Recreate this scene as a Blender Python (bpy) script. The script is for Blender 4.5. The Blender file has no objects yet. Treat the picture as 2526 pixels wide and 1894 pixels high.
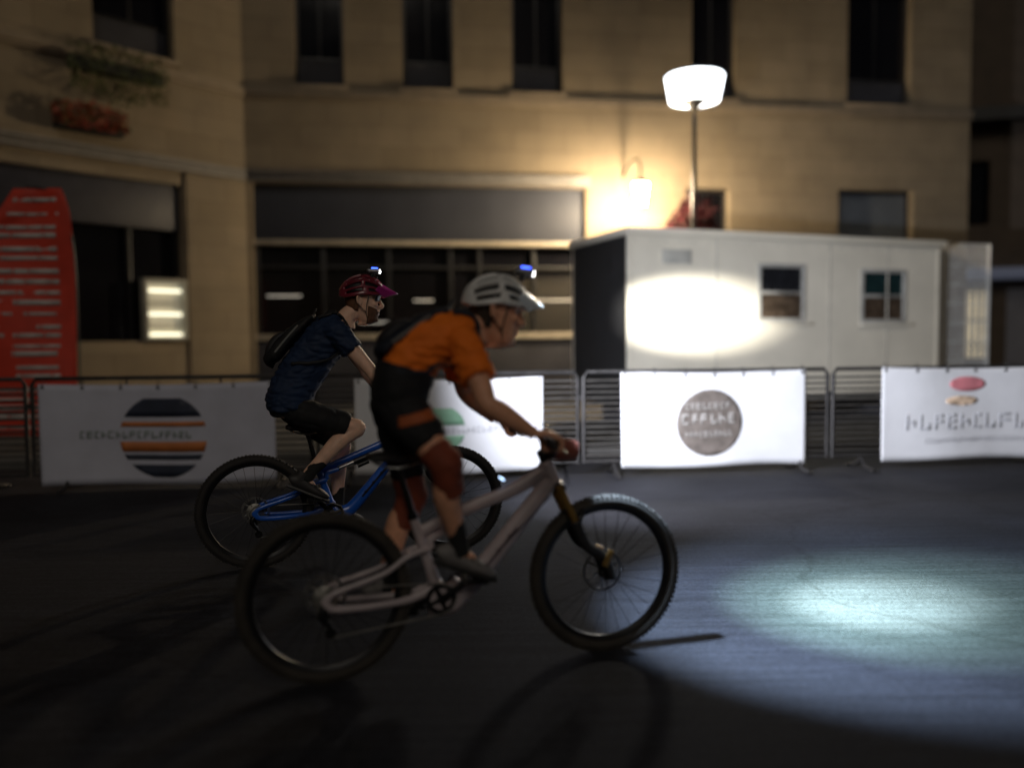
import bpy, bmesh, math, random
from mathutils.bvhtree import BVHTree
from mathutils import Vector as V, Matrix as Mx, noise
random.seed(7)
R = math.radians
sc = bpy.context.scene
C = sc.collection
# ---------------------------------------------------------------- camera, world, sun, exposure
cd = bpy.data.cameras.new('camera'); cam = bpy.data.objects.new('camera', cd); C.objects.link(cam)
cd.sensor_width = 36; cd.lens = 804/1024*36; cd.clip_start = .05; cd.clip_end = 500
cam.matrix_world = Mx.Translation((0, 0, 1.47)) @ Mx.Rotation(R(90-3.15), 4, 'X') @ Mx.Rotation(R(-.5), 4, 'Z')
cd.dof.use_dof = True; cd.dof.focus_distance = 5.1; cd.dof.aperture_fstop = .4
sc.camera = cam
SUN_EL, SUN_AZ = 36, 175      # a soft town glow from high behind the camera
w = bpy.data.worlds.new('World'); sc.world = w; w.use_nodes = True
nt = w.node_tree; bg = nt.nodes['Background']
sky = nt.nodes.new('ShaderNodeTexSky'); sky.sky_type = 'NISHITA'; sky.sun_disc = False
sky.sun_elevation = R(-4); sky.sun_rotation = R(SUN_AZ)
nt.links.new(sky.outputs[0], bg.inputs[0]); bg.inputs[1].default_value = .1
sl = bpy.data.lights.new('sun', 'SUN'); so = bpy.data.objects.new('sun', sl); C.objects.link(so)
sl.energy = .35; sl.angle = R(25); sl.color = (1, .9, .76)
so.rotation_euler = (R(90-SUN_EL), 0, R(5)); so.location = (-2, -8, 14)
sc.view_settings.view_transform = 'Standard'; sc.view_settings.look = 'None'
sc.view_settings.exposure = 0; sc.view_settings.gamma = 1
sc.cycles.max_bounces = 6; sc.cycles.sample_clamp_indirect = 4

# ---------------------------------------------------------------- materials
MATS = {}
def pm(name, col, rough=.6, metal=0, var=.18, scale=6, bump=.0, bscale=60, emit=0, spec=.5, coat=0, trans=0, stretch=None):
    if name in MATS: return MATS[name]
    m = bpy.data.materials.new(name); m.use_nodes = True; t = m.node_tree; b = t.nodes['Principled BSDF']
    b.inputs['Roughness'].default_value = rough; b.inputs['Metallic'].default_value = metal
    b.inputs['Specular IOR Level'].default_value = spec; b.inputs['Coat Weight'].default_value = coat
    b.inputs['Transmission Weight'].default_value = trans
    tc = t.nodes.new('ShaderNodeTexCoord'); src = tc.outputs['Object']
    if stretch:
        mp = t.nodes.new('ShaderNodeMapping'); mp.inputs['Scale'].default_value = stretch
        t.links.new(src, mp.inputs[0]); src = mp.outputs[0]
    n = t.nodes.new('ShaderNodeTexNoise'); n.inputs['Scale'].default_value = scale; n.inputs['Detail'].default_value = 6
    t.links.new(src, n.inputs['Vector'])
    r = t.nodes.new('ShaderNodeValToRGB'); r.color_ramp.elements[0].position = .3; r.color_ramp.elements[1].position = .7
    r.color_ramp.elements[0].color = (*[c*(1-var) for c in col], 1); r.color_ramp.elements[1].color = (*[min(1, c*(1+var)) for c in col], 1)
    t.links.new(n.outputs[0], r.inputs[0]); t.links.new(r.outputs[0], b.inputs['Base Color'])
    mr = t.nodes.new('ShaderNodeMapRange'); mr.inputs[3].default_value = max(0.02, rough-.1); mr.inputs[4].default_value = min(1, rough+.1)
    t.links.new(n.outputs[0], mr.inputs[0]); t.links.new(mr.outputs[0], b.inputs['Roughness'])
    if bump:
        n2 = t.nodes.new('ShaderNodeTexNoise'); n2.inputs['Scale'].default_value = bscale; n2.inputs['Detail'].default_value = 4
        t.links.new(src, n2.inputs['Vector'])
        bp = t.nodes.new('ShaderNodeBump'); bp.inputs['Strength'].default_value = bump; bp.inputs['Distance'].default_value = .01
        t.links.new(n2.outputs[0], bp.inputs['Height']); t.links.new(bp.outputs[0], b.inputs['Normal'])
    if emit:
        b.inputs['Emission Color'].default_value = (*col, 1); b.inputs['Emission Strength'].default_value = emit
    MATS[name] = m; return m

def stone_mat():
    m = pm('facade_stone', (.205, .163, .11), .8, var=.14, scale=1.3, bump=.25, bscale=25)
    t = m.node_tree; b = t.nodes['Principled BSDF']
    ramp = [n for n in t.nodes if n.type == 'VALTORGB'][0]
    tc = [n for n in t.nodes if n.type == 'TEX_COORD'][0]
    sp = t.nodes.new('ShaderNodeSeparateXYZ'); cb = t.nodes.new('ShaderNodeCombineXYZ')
    t.links.new(tc.outputs['Object'], sp.inputs[0]); t.links.new(sp.outputs[0], cb.inputs[0]); t.links.new(sp.outputs[2], cb.inputs[1])
    br = t.nodes.new('ShaderNodeTexBrick'); br.inputs['Scale'].default_value = 1; br.inputs['Brick Width'].default_value = 1.1
    br.inputs['Row Height'].default_value = .42; br.inputs['Mortar Size'].default_value = .008; br.inputs['Mortar Smooth'].default_value = .4
    br.inputs['Color1'].default_value = (1, 1, 1, 1); br.inputs['Color2'].default_value = (.84, .83, .8, 1); br.inputs['Mortar'].default_value = (.6, .56, .5, 1)
    t.links.new(cb.outputs[0], br.inputs['Vector'])
    mx = t.nodes.new('ShaderNodeMix'); mx.data_type = 'RGBA'; mx.blend_type = 'MULTIPLY'; mx.inputs[0].default_value = 1
    t.links.new(ramp.outputs[0], mx.inputs[6]); t.links.new(br.outputs[0], mx.inputs[7]); t.links.new(mx.outputs[2], b.inputs['Base Color'])
    return m

def asphalt_mat():
    m = pm('asphalt', (.019, .019, .024), .8, var=.35, scale=.9, bump=.0, spec=.2)
    t = m.node_tree; b = t.nodes['Principled BSDF']; tc = [n for n in t.nodes if n.type == 'TEX_COORD'][0]
    ramp = [n for n in t.nodes if n.type == 'VALTORGB'][0]
    fine = t.nodes.new('ShaderNodeTexNoise'); fine.inputs['Scale'].default_value = 170; fine.inputs['Detail'].default_value = 3
    vor = t.nodes.new('ShaderNodeTexVoronoi'); vor.inputs['Scale'].default_value = 85
    crack = t.nodes.new('ShaderNodeTexVoronoi'); crack.feature = 'DISTANCE_TO_EDGE'; crack.inputs['Scale'].default_value = .38
    warp = t.nodes.new('ShaderNodeTexNoise'); warp.inputs['Scale'].default_value = 2.2; warp.inputs['Detail'].default_value = 5
    add = t.nodes.new('ShaderNodeMix'); add.data_type = 'RGBA'; add.blend_type = 'ADD'; add.inputs[0].default_value = .35
    t.links.new(tc.outputs['Object'], warp.inputs[0]); t.links.new(tc.outputs['Object'], add.inputs[6]); t.links.new(warp.outputs[1], add.inputs[7])
    t.links.new(add.outputs[2], crack.inputs['Vector'])
    cr = t.nodes.new('ShaderNodeMapRange'); cr.inputs[1].default_value = 0; cr.inputs[2].default_value = .012; cr.inputs[3].default_value = .72; cr.inputs[4].default_value = 1
    t.links.new(crack.outputs['Distance'], cr.inputs[0])
    for x in (fine, vor): t.links.new(tc.outputs['Object'], x.inputs['Vector'])
    agg = t.nodes.new('ShaderNodeMapRange'); agg.inputs[3].default_value = .62; agg.inputs[4].default_value = 1.5
    t.links.new(vor.outputs['Color'], agg.inputs[0])
    m1 = t.nodes.new('ShaderNodeMath'); m1.operation = 'MULTIPLY'; t.links.new(agg.outputs[0], m1.inputs[0]); t.links.new(cr.outputs[0], m1.inputs[1])
    mx = t.nodes.new('ShaderNodeMix'); mx.data_type = 'RGBA'; mx.blend_type = 'MULTIPLY'; mx.inputs[0].default_value = 1
    t.links.new(ramp.outputs[0], mx.inputs[6]); t.links.new(m1.outputs[0], mx.inputs[7]); t.links.new(mx.outputs[2], b.inputs['Base Color'])
    mpg = t.nodes.new('ShaderNodeMapping'); mpg.inputs['Rotation'].default_value = (0, 0, R(-6)); mpg.inputs['Scale'].default_value = (.35, 9, 1)
    stn = t.nodes.new('ShaderNodeTexNoise'); stn.inputs['Scale'].default_value = 2.4; stn.inputs['Detail'].default_value = 7; stn.inputs['Roughness'].default_value = .7
    t.links.new(tc.outputs['Object'], mpg.inputs[0]); t.links.new(mpg.outputs[0], stn.inputs['Vector'])
    smr = t.nodes.new('ShaderNodeMapRange'); smr.inputs[1].default_value = .25; smr.inputs[2].default_value = .75; smr.inputs[3].default_value = .5; smr.inputs[4].default_value = 1.5
    t.links.new(stn.outputs[0], smr.inputs[0])
    mx2 = t.nodes.new('ShaderNodeMix'); mx2.data_type = 'RGBA'; mx2.blend_type = 'MULTIPLY'; mx2.inputs[0].default_value = 1
    t.links.new(mx.outputs[2], mx2.inputs[6]); t.links.new(smr.outputs[0], mx2.inputs[7]); t.links.new(mx2.outputs[2], b.inputs['Base Color'])
    bp = t.nodes.new('ShaderNodeBump'); bp.inputs['Strength'].default_value = .55; bp.inputs['Distance'].default_value = .006
    t.links.new(fine.outputs[0], bp.inputs['Height']); t.links.new(bp.outputs[0], b.inputs['Normal'])
    return m

# ---------------------------------------------------------------- geometry
def cat(pts, sub):
    """Catmull-Rom through tuples of any length"""
    if sub < 2 or len(pts) < 3: return [tuple(p) for p in pts]
    out = []
    n = len(pts)
    for i in range(n-1):
        p0, p1, p2, p3 = pts[max(i-1, 0)], pts[i], pts[i+1], pts[min(i+2, n-1)]
        for k in range(sub):
            t = k/sub; t2 = t*t; t3 = t2*t
            out.append(tuple(.5*(2*b+(c-a)*t+(2*a-5*b+4*c-d)*t2+(3*b-a-3*c+d)*t3) for a, b, c, d in zip(p0, p1, p2, p3)))
    out.append(tuple(pts[-1])); return out

class G:
    def __init__(s): s.v = []; s.f = []; s.m = []
    def add(s, vs, fs, mi=0):
        o = len(s.v); s.v += [V(v) for v in vs]; s.f += [tuple(i+o for i in f) for f in fs]; s.m += [mi]*len(fs); return s
    def box(s, c, d, mi=0, M=None):
        x, y, z = d[0]/2, d[1]/2, d[2]/2; c = V(c)
        vs = [V(p) for p in ((-x,-y,-z),(x,-y,-z),(x,y,-z),(-x,y,-z),(-x,-y,z),(x,-y,z),(x,y,z),(-x,y,z))]
        if M: vs = [M @ v for v in vs]
        return s.add([c+v for v in vs], [(0,3,2,1),(4,5,6,7),(0,1,5,4),(1,2,6,5),(2,3,7,6),(3,0,4,7)], mi)
    def bb(s, x0, x1, y0, y1, z0, z1, mi=0): return s.box(((x0+x1)/2, (y0+y1)/2, (z0+z1)/2), (x1-x0, y1-y0, z1-z0), mi)
    def loft(s, rings, mi=0, caps=True, closed=False):
        n = len(rings[0]); k = len(rings); fs = []
        for i in range(k if closed else k-1):
            a, b = i*n, ((i+1) % k)*n
            for j in range(n): fs.append((a+j, a+(j+1) % n, b+(j+1) % n, b+j))
        if caps and not closed: fs += [tuple(reversed(range(n))), tuple((k-1)*n+j for j in range(n))]
        return s.add([p for r in rings for p in r], fs, mi)
    def tube(s, pts, r, n=10, mi=0, sub=0, caps=True, closed=False, flat=None, up=None):
        """swept tube; r scalar or list; flat = list/scalar of second radius along 'up'"""
        k = len(pts); rr = r if isinstance(r, (list, tuple)) else [r]*k
        ff = flat if isinstance(flat, (list, tuple)) else [flat if flat else None]*k
        P = [(*p, a, b if b else a) for p, a, b in zip(pts, rr, ff)]
        if sub: P = cat(P, sub)
        pp = [V(p[:3]) for p in P]; K = len(pp); rings = []
        nrm = None
        for i in range(K):
            if closed: t = (pp[(i+1) % K]-pp[i-1]).normalized()
            else: t = (pp[min(i+1, K-1)]-pp[max(i-1, 0)]).normalized()
            if up is not None: nrm = V(up)
            elif nrm is None: nrm = V((0, 1, 0)) if abs(t.y) < .9 else V((0, 0, 1))
            nrm = (nrm-t*nrm.dot(t)).normalized(); bn = t.cross(nrm)
            rings.append([pp[i]+bn*(P[i][3]*math.cos(2*math.pi*j/n))+nrm*(P[i][4]*math.sin(2*math.pi*j/n)) for j in range(n)])
        return s.loft(rings, mi, caps, closed)
    def ell(s, c, r, M=None, nu=16, nv=10, mi=0):
        c = V(c); r = (r, r, r) if not isinstance(r, (tuple, list)) else r
        vs = [V((0, 0, -1))]
        for i in range(1, nv):
            a = -math.pi/2+math.pi*i/nv
            for j in range(nu): vs.append(V((math.cos(a)*math.cos(2*math.pi*j/nu), math.cos(a)*math.sin(2*math.pi*j/nu), math.sin(a))))
        vs.append(V((0, 0, 1))); top = len(vs)-1
        fs = [(0, 1+(j+1) % nu, 1+j) for j in range(nu)]
        for i in range(nv-2):
            for j in range(nu):
                a = 1+i*nu; fs.append((a+j, a+(j+1) % nu, a+nu+(j+1) % nu, a+nu+j))
        a = 1+(nv-2)*nu; fs += [(a+j, a+(j+1) % nu, top) for j in range(nu)]
        vs = [V((v.x*r[0], v.y*r[1], v.z*r[2])) for v in vs]
        if M: vs = [M @ v for v in vs]
        return s.add([c+v for v in vs], fs, mi)
    def cyl(s, a, b, r, n=20, mi=0, r2=None): return s.tube([a, b], [r, r if r2 is None else r2], n, mi)
    def rev(s, prof, c=(0, 0, 0), axis='z', n=32, mi=0, closed=True):
        """revolve (radius, height) profile; closed = profile is a loop"""
        rings = []
        for i in range(n):
            a = 2*math.pi*i/n; ca, sa = math.cos(a), math.sin(a)
            rings.append([V(c)+(V((p*ca, p*sa, h)) if axis == 'z' else V((p*ca, h, p*sa)) if axis == 'y' else V((h, p*ca, p*sa))) for p, h in prof])
        k = len(prof); fs = []
        for i in range(n):
            for j in range(k if closed else k-1): fs.append((i*k+j, ((i+1) % n)*k+j, ((i+1) % n)*k+(j+1) % k, i*k+(j+1) % k))
        return s.add([p for r in rings for p in r], fs, mi)
    def grid(s, fn, nu, nv, mi=0, keep=None):
        vs = [fn(i/nu, j/nv) for j in range(nv+1) for i in range(nu+1)]
        fs = [(j*(nu+1)+i, j*(nu+1)+i+1, (j+1)*(nu+1)+i+1, (j+1)*(nu+1)+i) for j in range(nv) for i in range(nu) if keep is None or keep(i, j)]
        return s.add(vs, fs, mi)
    def mesh(s, name):
        me = bpy.data.meshes.new(name); me.from_pydata([tuple(v) for v in s.v], [], s.f)
        for p, m in zip(me.polygons, s.m): p.material_index = m
        bm = bmesh.new(); bm.from_mesh(me); bmesh.ops.recalc_face_normals(bm, faces=bm.faces); bm.to_mesh(me); bm.free()
        return me
    def build(s, name, mats, parent=None, M=None, bevel=0, ang=38, solid=0, sub=0):
        me = s.mesh(name)
        if bevel:
            bm = bmesh.new(); bm.from_mesh(me)
            es = [e for e in bm.edges if len(e.link_faces) == 2 and e.calc_face_angle() > R(50)]
            bmesh.ops.bevel(bm, geom=es, offset=bevel, segments=2, affect='EDGES', profile=.6, clamp_overlap=True)
            bm.to_mesh(me); bm.free()
        return link(name, me, mats, parent, M, ang, solid, sub)

def link(name, me, mats, parent=None, M=None, ang=38, solid=0, sub=0):
    o = bpy.data.objects.new(name, me); C.objects.link(o)
    for m in (mats if isinstance(mats, (list, tuple)) else [mats]): me.materials.append(m)
    for p in me.polygons: p.use_smooth = True
    if ang: me.set_sharp_from_angle(angle=R(ang))
    if parent: o.parent = parent
    if M: o.matrix_local = M
    if solid:
        md = o.modifiers.new('s', 'SOLIDIFY'); md.thickness = abs(solid); md.offset = 0 if solid > 0 else -1
    if sub:
        md = o.modifiers.new('u', 'SUBSURF'); md.levels = sub; md.render_levels = sub
    return o

def vox(g, name, mats, parent, size=.006, it=4, fold=0, fscale=(9, 9, 14), seed=0, fac=.5):
    """fuse overlapping closed shapes into one continuous surface"""
    me = g.mesh(name+'_src'); o = bpy.data.objects.new('tmp', me); C.objects.link(o)
    md = o.modifiers.new('r', 'REMESH'); md.mode = 'VOXEL'; md.voxel_size = size
    if it:
        sm = o.modifiers.new('s', 'SMOOTH'); sm.factor = fac; sm.iterations = it
    dg = bpy.context.evaluated_depsgraph_get(); dg.update()
    m2 = bpy.data.meshes.new_from_object(o.evaluated_get(dg)); m2.name = name
    bpy.data.objects.remove(o); bpy.data.meshes.remove(me)
    if fold:
        no = [v.normal.copy() for v in m2.vertices]
        for v, n in zip(m2.vertices, no):
            p = V((v.co.x*fscale[0]+seed, v.co.y*fscale[1], v.co.z*fscale[2]))
            h = noise.noise(p)+.5*noise.noise(p*2.1)
            v.co += n*(fold*(abs(h)*1.6-.5))
    m2.materials.clear()
    return link(name, m2, mats, parent, ang=0)

def thing(name, label, cat_, loc=(0, 0, 0), rz=0, group=None):
    o = bpy.data.objects.new(name, None); C.objects.link(o); o.location = loc; o.rotation_euler = (0, 0, rz)
    o.empty_display_size = .2; return tag(o, label, cat_, group)
def tag(o, label, cat_, group=None):
    o['label'] = label; o['category'] = cat_
    if group: o['group'] = group
    return o
def dup(o, parent=None):
    c = o.copy(); C.objects.link(c)
    if parent: c.parent = parent
    for ch in list(o.children): dup(ch, c)
    return c
def struct(o): o['kind'] = 'structure'; return o
def spot(name, loc, target, watts, size, blend, col, parent=None, radius=.02):
    l = bpy.data.lights.new(name, 'SPOT'); l.energy = watts; l.spot_size = R(size); l.spot_blend = blend; l.color = col; l.shadow_soft_size = radius
    o = bpy.data.objects.new(name, l); C.objects.link(o)
    o.rotation_euler = (V(target)-V(loc)).to_track_quat('-Z', 'Y').to_euler(); o.location = loc
    if parent:
        bpy.context.view_layer.update(); mw = o.matrix_basis.copy(); o.parent = parent; o.matrix_parent_inverse = parent.matrix_world.inverted(); o.matrix_basis = mw
    return o

# ---------------------------------------------------------------- palette
stone = stone_mat(); asphalt = asphalt_mat()
stone_trim = pm('stone_trim', (.205, .163, .115), .75, var=.12, scale=4, bump=.15)
black_glass = pm('dark_glass', (.006, .006, .008), .06, var=.2, scale=1, spec=.5)
dark_frame = pm('dark_frame', (.008, .008, .009), .45, scale=5)
fascia_grey = pm('fascia_grey', (.04, .043, .055), .5, spec=.15, var=.12, scale=1.4, bump=.05)
base_grey = pm('base_grey', (.04, .04, .047), .6, var=.2, scale=2, spec=.15)
ledge = pm('pale_ledge', (.38, .33, .25), .6, scale=5)
steel = pm('galvanised_steel', (.30, .29, .27), .5, .7, var=.3, scale=14)
steel_dk = pm('dull_dark_steel', (.045, .042, .042), .55, .5, var=.35, scale=12)
rail_m = pm('worn_rail', (.055, .05, .046), .6, .3, var=.35, scale=12)
rubber = pm('tyre_rubber', (.022, .019, .018), .8, var=.35, scale=9, bump=.2, bscale=200)
black_pl = pm('black_plastic', (.014, .014, .015), .45, scale=20)
black_metal = pm('black_metal', (.022, .022, .024), .35, .6, scale=12)
alloy = pm('bright_alloy', (.5, .5, .5), .3, 1, scale=20)
skin = pm('skin', (.80, .50, .36), .5, var=.12, scale=22, bump=.12, bscale=140, spec=.4)
skin_tan = pm('tanned_skin', (.74, .37, .23), .5, var=.12, scale=22, bump=.12, bscale=140, spec=.4)

# ================================================================ ground
g = G(); n = 60
g.grid(lambda u, v: V((-120+240*u, -60+260*v, 0)), 40, 40)
struct(g.build('road', asphalt))
g = G(); g.bb(-60, 60, 10.1, 40, .004, .11); pav = struct(g.build('pavement', pm('paving', (.05, .048, .047), .8, var=.3, scale=2.5, bump=.3, bscale=40), bevel=.01))
pav.location = (0, 0, 0); pav.rotation_euler = (0, 0, R(5.5))
g = G(); g.bb(-60, 60, 9.93, 10.098, .004, .125); kb = struct(g.build('kerb', pm('kerb_stone', (.11, .105, .10), .75, var=.25, scale=3, bump=.3), bevel=.02)); kb.rotation_euler = (0, 0, R(5.5))

# ================================================================ corner building
A0 = math.atan2(2.25, 15.93)
bld = thing('corner_building', 'cream stone corner building with tall dark upper windows and a wide dark shopfront', 'building', (-5.364, 16.5, 0), A0)
AW = math.atan2(3.2, 2.938)-A0                         # the wing, in the building's own frame
MW = Mx.Rotation(AW, 4, 'Z') @ Mx.Translation((-4.344, 0, 0))
def wall(L0, L1, z0, z1, holes, th=.45):
    xs = sorted({L0, L1, *[h[0] for h in holes], *[h[1] for h in holes]}); zs = sorted({z0, z1, *[h[2] for h in holes], *[h[3] for h in holes]})
    g = G()
    def solid(i, j):
        if i < 0 or j < 0 or i >= len(xs)-1 or j >= len(zs)-1: return False
        x, z = (xs[i]+xs[i+1])/2, (zs[j]+zs[j+1])/2
        return not any(h[0] < x < h[1] and h[2] < z < h[3] for h in holes)
    for i in range(len(xs)-1):
        for j in range(len(zs)-1):
            if not solid(i, j): continue
            a, b, c, d = xs[i], xs[i+1], zs[j], zs[j+1]
            g.add([(a,0,c),(b,0,c),(b,0,d),(a,0,d)], [(0,1,2,3)]); g.add([(a,th,c),(b,th,c),(b,th,d),(a,th,d)], [(3,2,1,0)])
            if not solid(i-1, j): g.add([(a,0,c),(a,th,c),(a,th,d),(a,0,d)], [(3,2,1,0)])
            if not solid(i+1, j): g.add([(b,0,c),(b,th,c),(b,th,d),(b,0,d)], [(0,1,2,3)])
            if not solid(i, j-1): g.add([(a,0,c),(b,0,c),(b,th,c),(a,th,c)], [(3,2,1,0)])
            if not solid(i, j+1): g.add([(a,0,d),(b,0,d),(b,th,d),(a,th,d)], [(0,1,2,3)])
    me = g.mesh('wall'); bm = bmesh.new(); bm.from_mesh(me); bmesh.ops.remove_doubles(bm, verts=bm.verts, dist=1e-4); bmesh.ops.recalc_face_normals(bm, faces=bm.faces); bm.to_mesh(me); bm.free()
    return me
up = [(1.02, 2.0), (3.2, 4.24), (5.48, 6.56), (9.42, 10.44), (13.05, 14.6)]
ups = [(a, b, 6.68, 9.6) for a, b in up]
grd = [(.12, 7.06, .1, 4.7), (9.36, 10.3, 1.1, 4.75), (12.88, 14.72, 1.1, 4.78)]
link('wall', wall(0, 16.08, 0, 12.5, ups+grd), stone, bld, ang=30)
wup = [(1.5, 2.95, 6.75, 9.6), (-1.6, -.1, 6.75, 9.6), (-4.6, -3.1, 6.75, 9.6)]
wgr = [(-.2, 3.0, 1.5, 4.45), (-5.6, -1.0, .1, 4.45)]
link('wall', wall(-8, 4.34, 0, 12.5, wup+wgr), stone, bld, MW, ang=30)
def window(a, b, z0, z1, M=None, apron=True, pane_mat=black_glass, split=True):
    y = .2
    g = G(); f = .07
    g.bb(a, a+f, y, y+.09, z0, z1); g.bb(b-f, b, y, y+.09, z0, z1); g.bb(a+f, b-f, y, y+.09, z1-f, z1); g.bb(a+f, b-f, y, y+.09, z0, z0+f)
    zt = z0+.55
    if apron: g.bb(a+f, b-f, y+.01, y+.08, zt, zt+.06)
    if split: g.bb((a+b)/2-.025, (a+b)/2+.025, y+.012, y+.078, (zt+.06) if apron else z0+f, z1-f)
    wf = g.build('window', dark_frame, bld, M, bevel=.008)
    G().bb(a+f, b-f, y+.03, y+.05, (zt+.06) if apron else z0+f, z1-f).build('pane', pane_mat, wf)
    if apron: G().bb(a+f, b-f, y+.025, y+.055, z0+f, zt).build('apron_panel', base_grey, wf)
    G().bb(a-.08, b+.08, -.09, y-.002, z0-.1, z0-.003).build('sill', stone_trim, wf, bevel=.012)
    return wf
for a, b in up: window(a, b, 6.68, 9.6)
for h in wup: window(*h, M=MW)
window(9.36, 10.3, 1.1, 4.75, apron=False)
window(12.88, 14.72, 1.1, 4.78, apron=False, pane_mat=pm('grey_blind', (.075, .085, .10), .5, var=.1), split=False)
# string courses and mouldings
g = G()
for y0, z0, z1 in ((-.10, 6.44, 6.565), (-.06, 6.37, 6.437)): g.bb(-.03, 16.1, y0, -.003, z0, z1)
g.build('string_course', stone_trim, bld, bevel=.012)
g = G()
for y0, z0, z1 in ((-.10, 6.44, 6.565), (-.06, 6.37, 6.437)): g.bb(-8, 4.37, y0, -.003, z0, z1)
g.build('string_course', stone_trim, bld, MW, bevel=.012)
def cornice(x0, x1, M=None):
    g = G()
    for y0, z0, z1 in ((-.16, 4.87, 4.92), (-.11, 4.82, 4.868), (-.07, 4.76, 4.818), (-.12, 4.72, 4.757)): g.bb(x0, x1, y0, -.003, z0, z1)
    g.build('shopfront_cornice', pm('cornice_grey', (.16, .15, .14), .6, scale=5), bld, M, bevel=.006)
cornice(-.03, 7.12); cornice(-8, 4.37, MW)
# shopfront
G().bb(.12, 7.06, .12, .2, 3.56, 4.7).build('fascia_board', fascia_grey, bld, bevel=.01)
G().bb(.12, 7.06, .02, .2, 3.46, 3.555).build('fascia_ledge', ledge, bld, bevel=.012)
g = G()
for x in (.12, 1.45, 2.8, 4.1, 4.72, 5.9, 6.98): g.bb(x, x+.08, .16, .26, 1.62, 3.455)
g.bb(.2, 6.98, .17, .25, 2.98, 3.04); g.build('shopfront_frame', dark_frame, bld, bevel=.006)
G().bb(.2, 6.98, .27, .29, 1.62, 3.455).build('shop_pane', black_glass, bld)
G().bb(.12, 7.06, .02, .3, 1.5, 1.615).build('shopfront_sill', ledge, bld, bevel=.012)
G().bb(.12, 7.06, .1, .3, .1, 1.497).build('stall_riser', base_grey, bld, bevel=.01)
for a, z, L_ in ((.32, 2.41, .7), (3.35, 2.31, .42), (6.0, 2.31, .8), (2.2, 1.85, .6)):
    G().bb(a, a+L_, .254, .266, z, z+.02).build('glass_streak', pm('streak_glow', (1, .93, .8), .5, emit=.55, var=.02), bld, bevel=.003)  # reflections on the shop glass, added as thin glowing bars
# wing shopfront
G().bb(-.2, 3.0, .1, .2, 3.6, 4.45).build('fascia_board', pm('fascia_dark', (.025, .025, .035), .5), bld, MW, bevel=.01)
G().bb(-.2, 3.0, .27, .29, 1.5, 3.6).build('shop_pane', black_glass, bld, MW)
g = G()
for x in (-.2, .9, 2.02, 2.92): g.bb(x, x+.08, .16, .26, 1.5, 3.597)
g.bb(-.2, 3.0, .15, .268, 1.42, 1.498); g.build('shopfront_frame', dark_frame, bld, MW, bevel=.006)
G().bb(-5.6, -1.0, .25, .29, .1, 4.45).build('shop_pane', black_glass, bld, MW)
G().bb(3.06, 4.32, -.07, -.003, .1, 4.715).build('pilaster', stone, bld, MW, bevel=.015)
G().bb(.003, .117, -.05, -.003, .1, 4.715).build('pilaster', stone, bld, bevel=.015)
g = G(); g.bb(0, 16.08, .46, 9, 12.3, 12.5); g.bb(-.3, 16.3, -.35, .45, 12.51, 12.85); g.build('roof', stone_trim, bld)
G().bb(15.63, 16.08, .452, 9, 0, 12.29).build('side_wall', stone, bld)
g = G(); g.bb(.01, 15.6, 3.0, 3.1, 0, 12.29); g.build('inner_wall', base_grey, bld)

# lit display case beside the pilaster
lit = thing('display_case', 'small lit display case with pale glowing shelves beside the cream pilaster', 'display case')
lit.matrix_world = Mx.Translation((-5.364, 16.5, 0)) @ Mx.Rotation(A0, 4, 'Z') @ MW
g = G(); g.bb(2.2, 2.26, -.12, .1, 1.52, 2.66); g.bb(2.94, 3.0, -.12, .1, 1.52, 2.66); g.bb(2.26, 2.94, -.12, .1, 2.6, 2.66); g.bb(2.26, 2.94, -.12, .1, 1.52, 1.57); g.bb(2.26, 2.94, .07, .1, 1.57, 2.6)
g.build('frame', pm('case_frame', (.3, .29, .25), .5), lit, bevel=.005)
G().bb(2.265, 2.935, .03, .066, 1.575, 2.595).build('back_panel', pm('lit_back', (.55, .52, .42), .6, emit=.18, var=.25, scale=9), lit)
tubeM = pm('tube_light', (1, .95, .72), .5, emit=1.6, var=.02)
for z in (2.42, 1.98, 1.6):
    G().bb(2.28, 2.92, -.05, .028, z, z+.05).build('light_tube', tubeM, lit, bevel=.01)
for z in (2.2, 1.76):
    G().bb(2.28, 2.92, -.06, .028, z, z+.02).build('shelf', pm('shelf', (.4, .38, .3), .5), lit)

# wall lantern with its warm glare
wl = thing('wall_lantern', 'glaring warm lantern on a long wall bracket above the cabin roof', 'wall lamp', (2.62, 16.35, 4.2), A0)
g = G(); g.tube([(.0, 1.28, .75), (.0, .9, .95), (0, .25, .92), (0, .03, .75), (0, 0, .45)], .022, 10, sub=6); g.box((.0, 1.285, .72), (.14, .03, .4)); g.build('bracket', dark_frame, wl)
G().rev([(0, -.04), (.09, -.04), (.15, .36), (0, .36)], n=12, closed=False).build('lamp_glass', pm('warm_glow', (1, .78, .50), .5, emit=950, var=.01), wl)
G().rev([(0, .5), (.04, .47), (.15, .37), (.15, .362), (0, .362)], n=12, closed=False).build('cap', dark_frame, wl)

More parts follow.
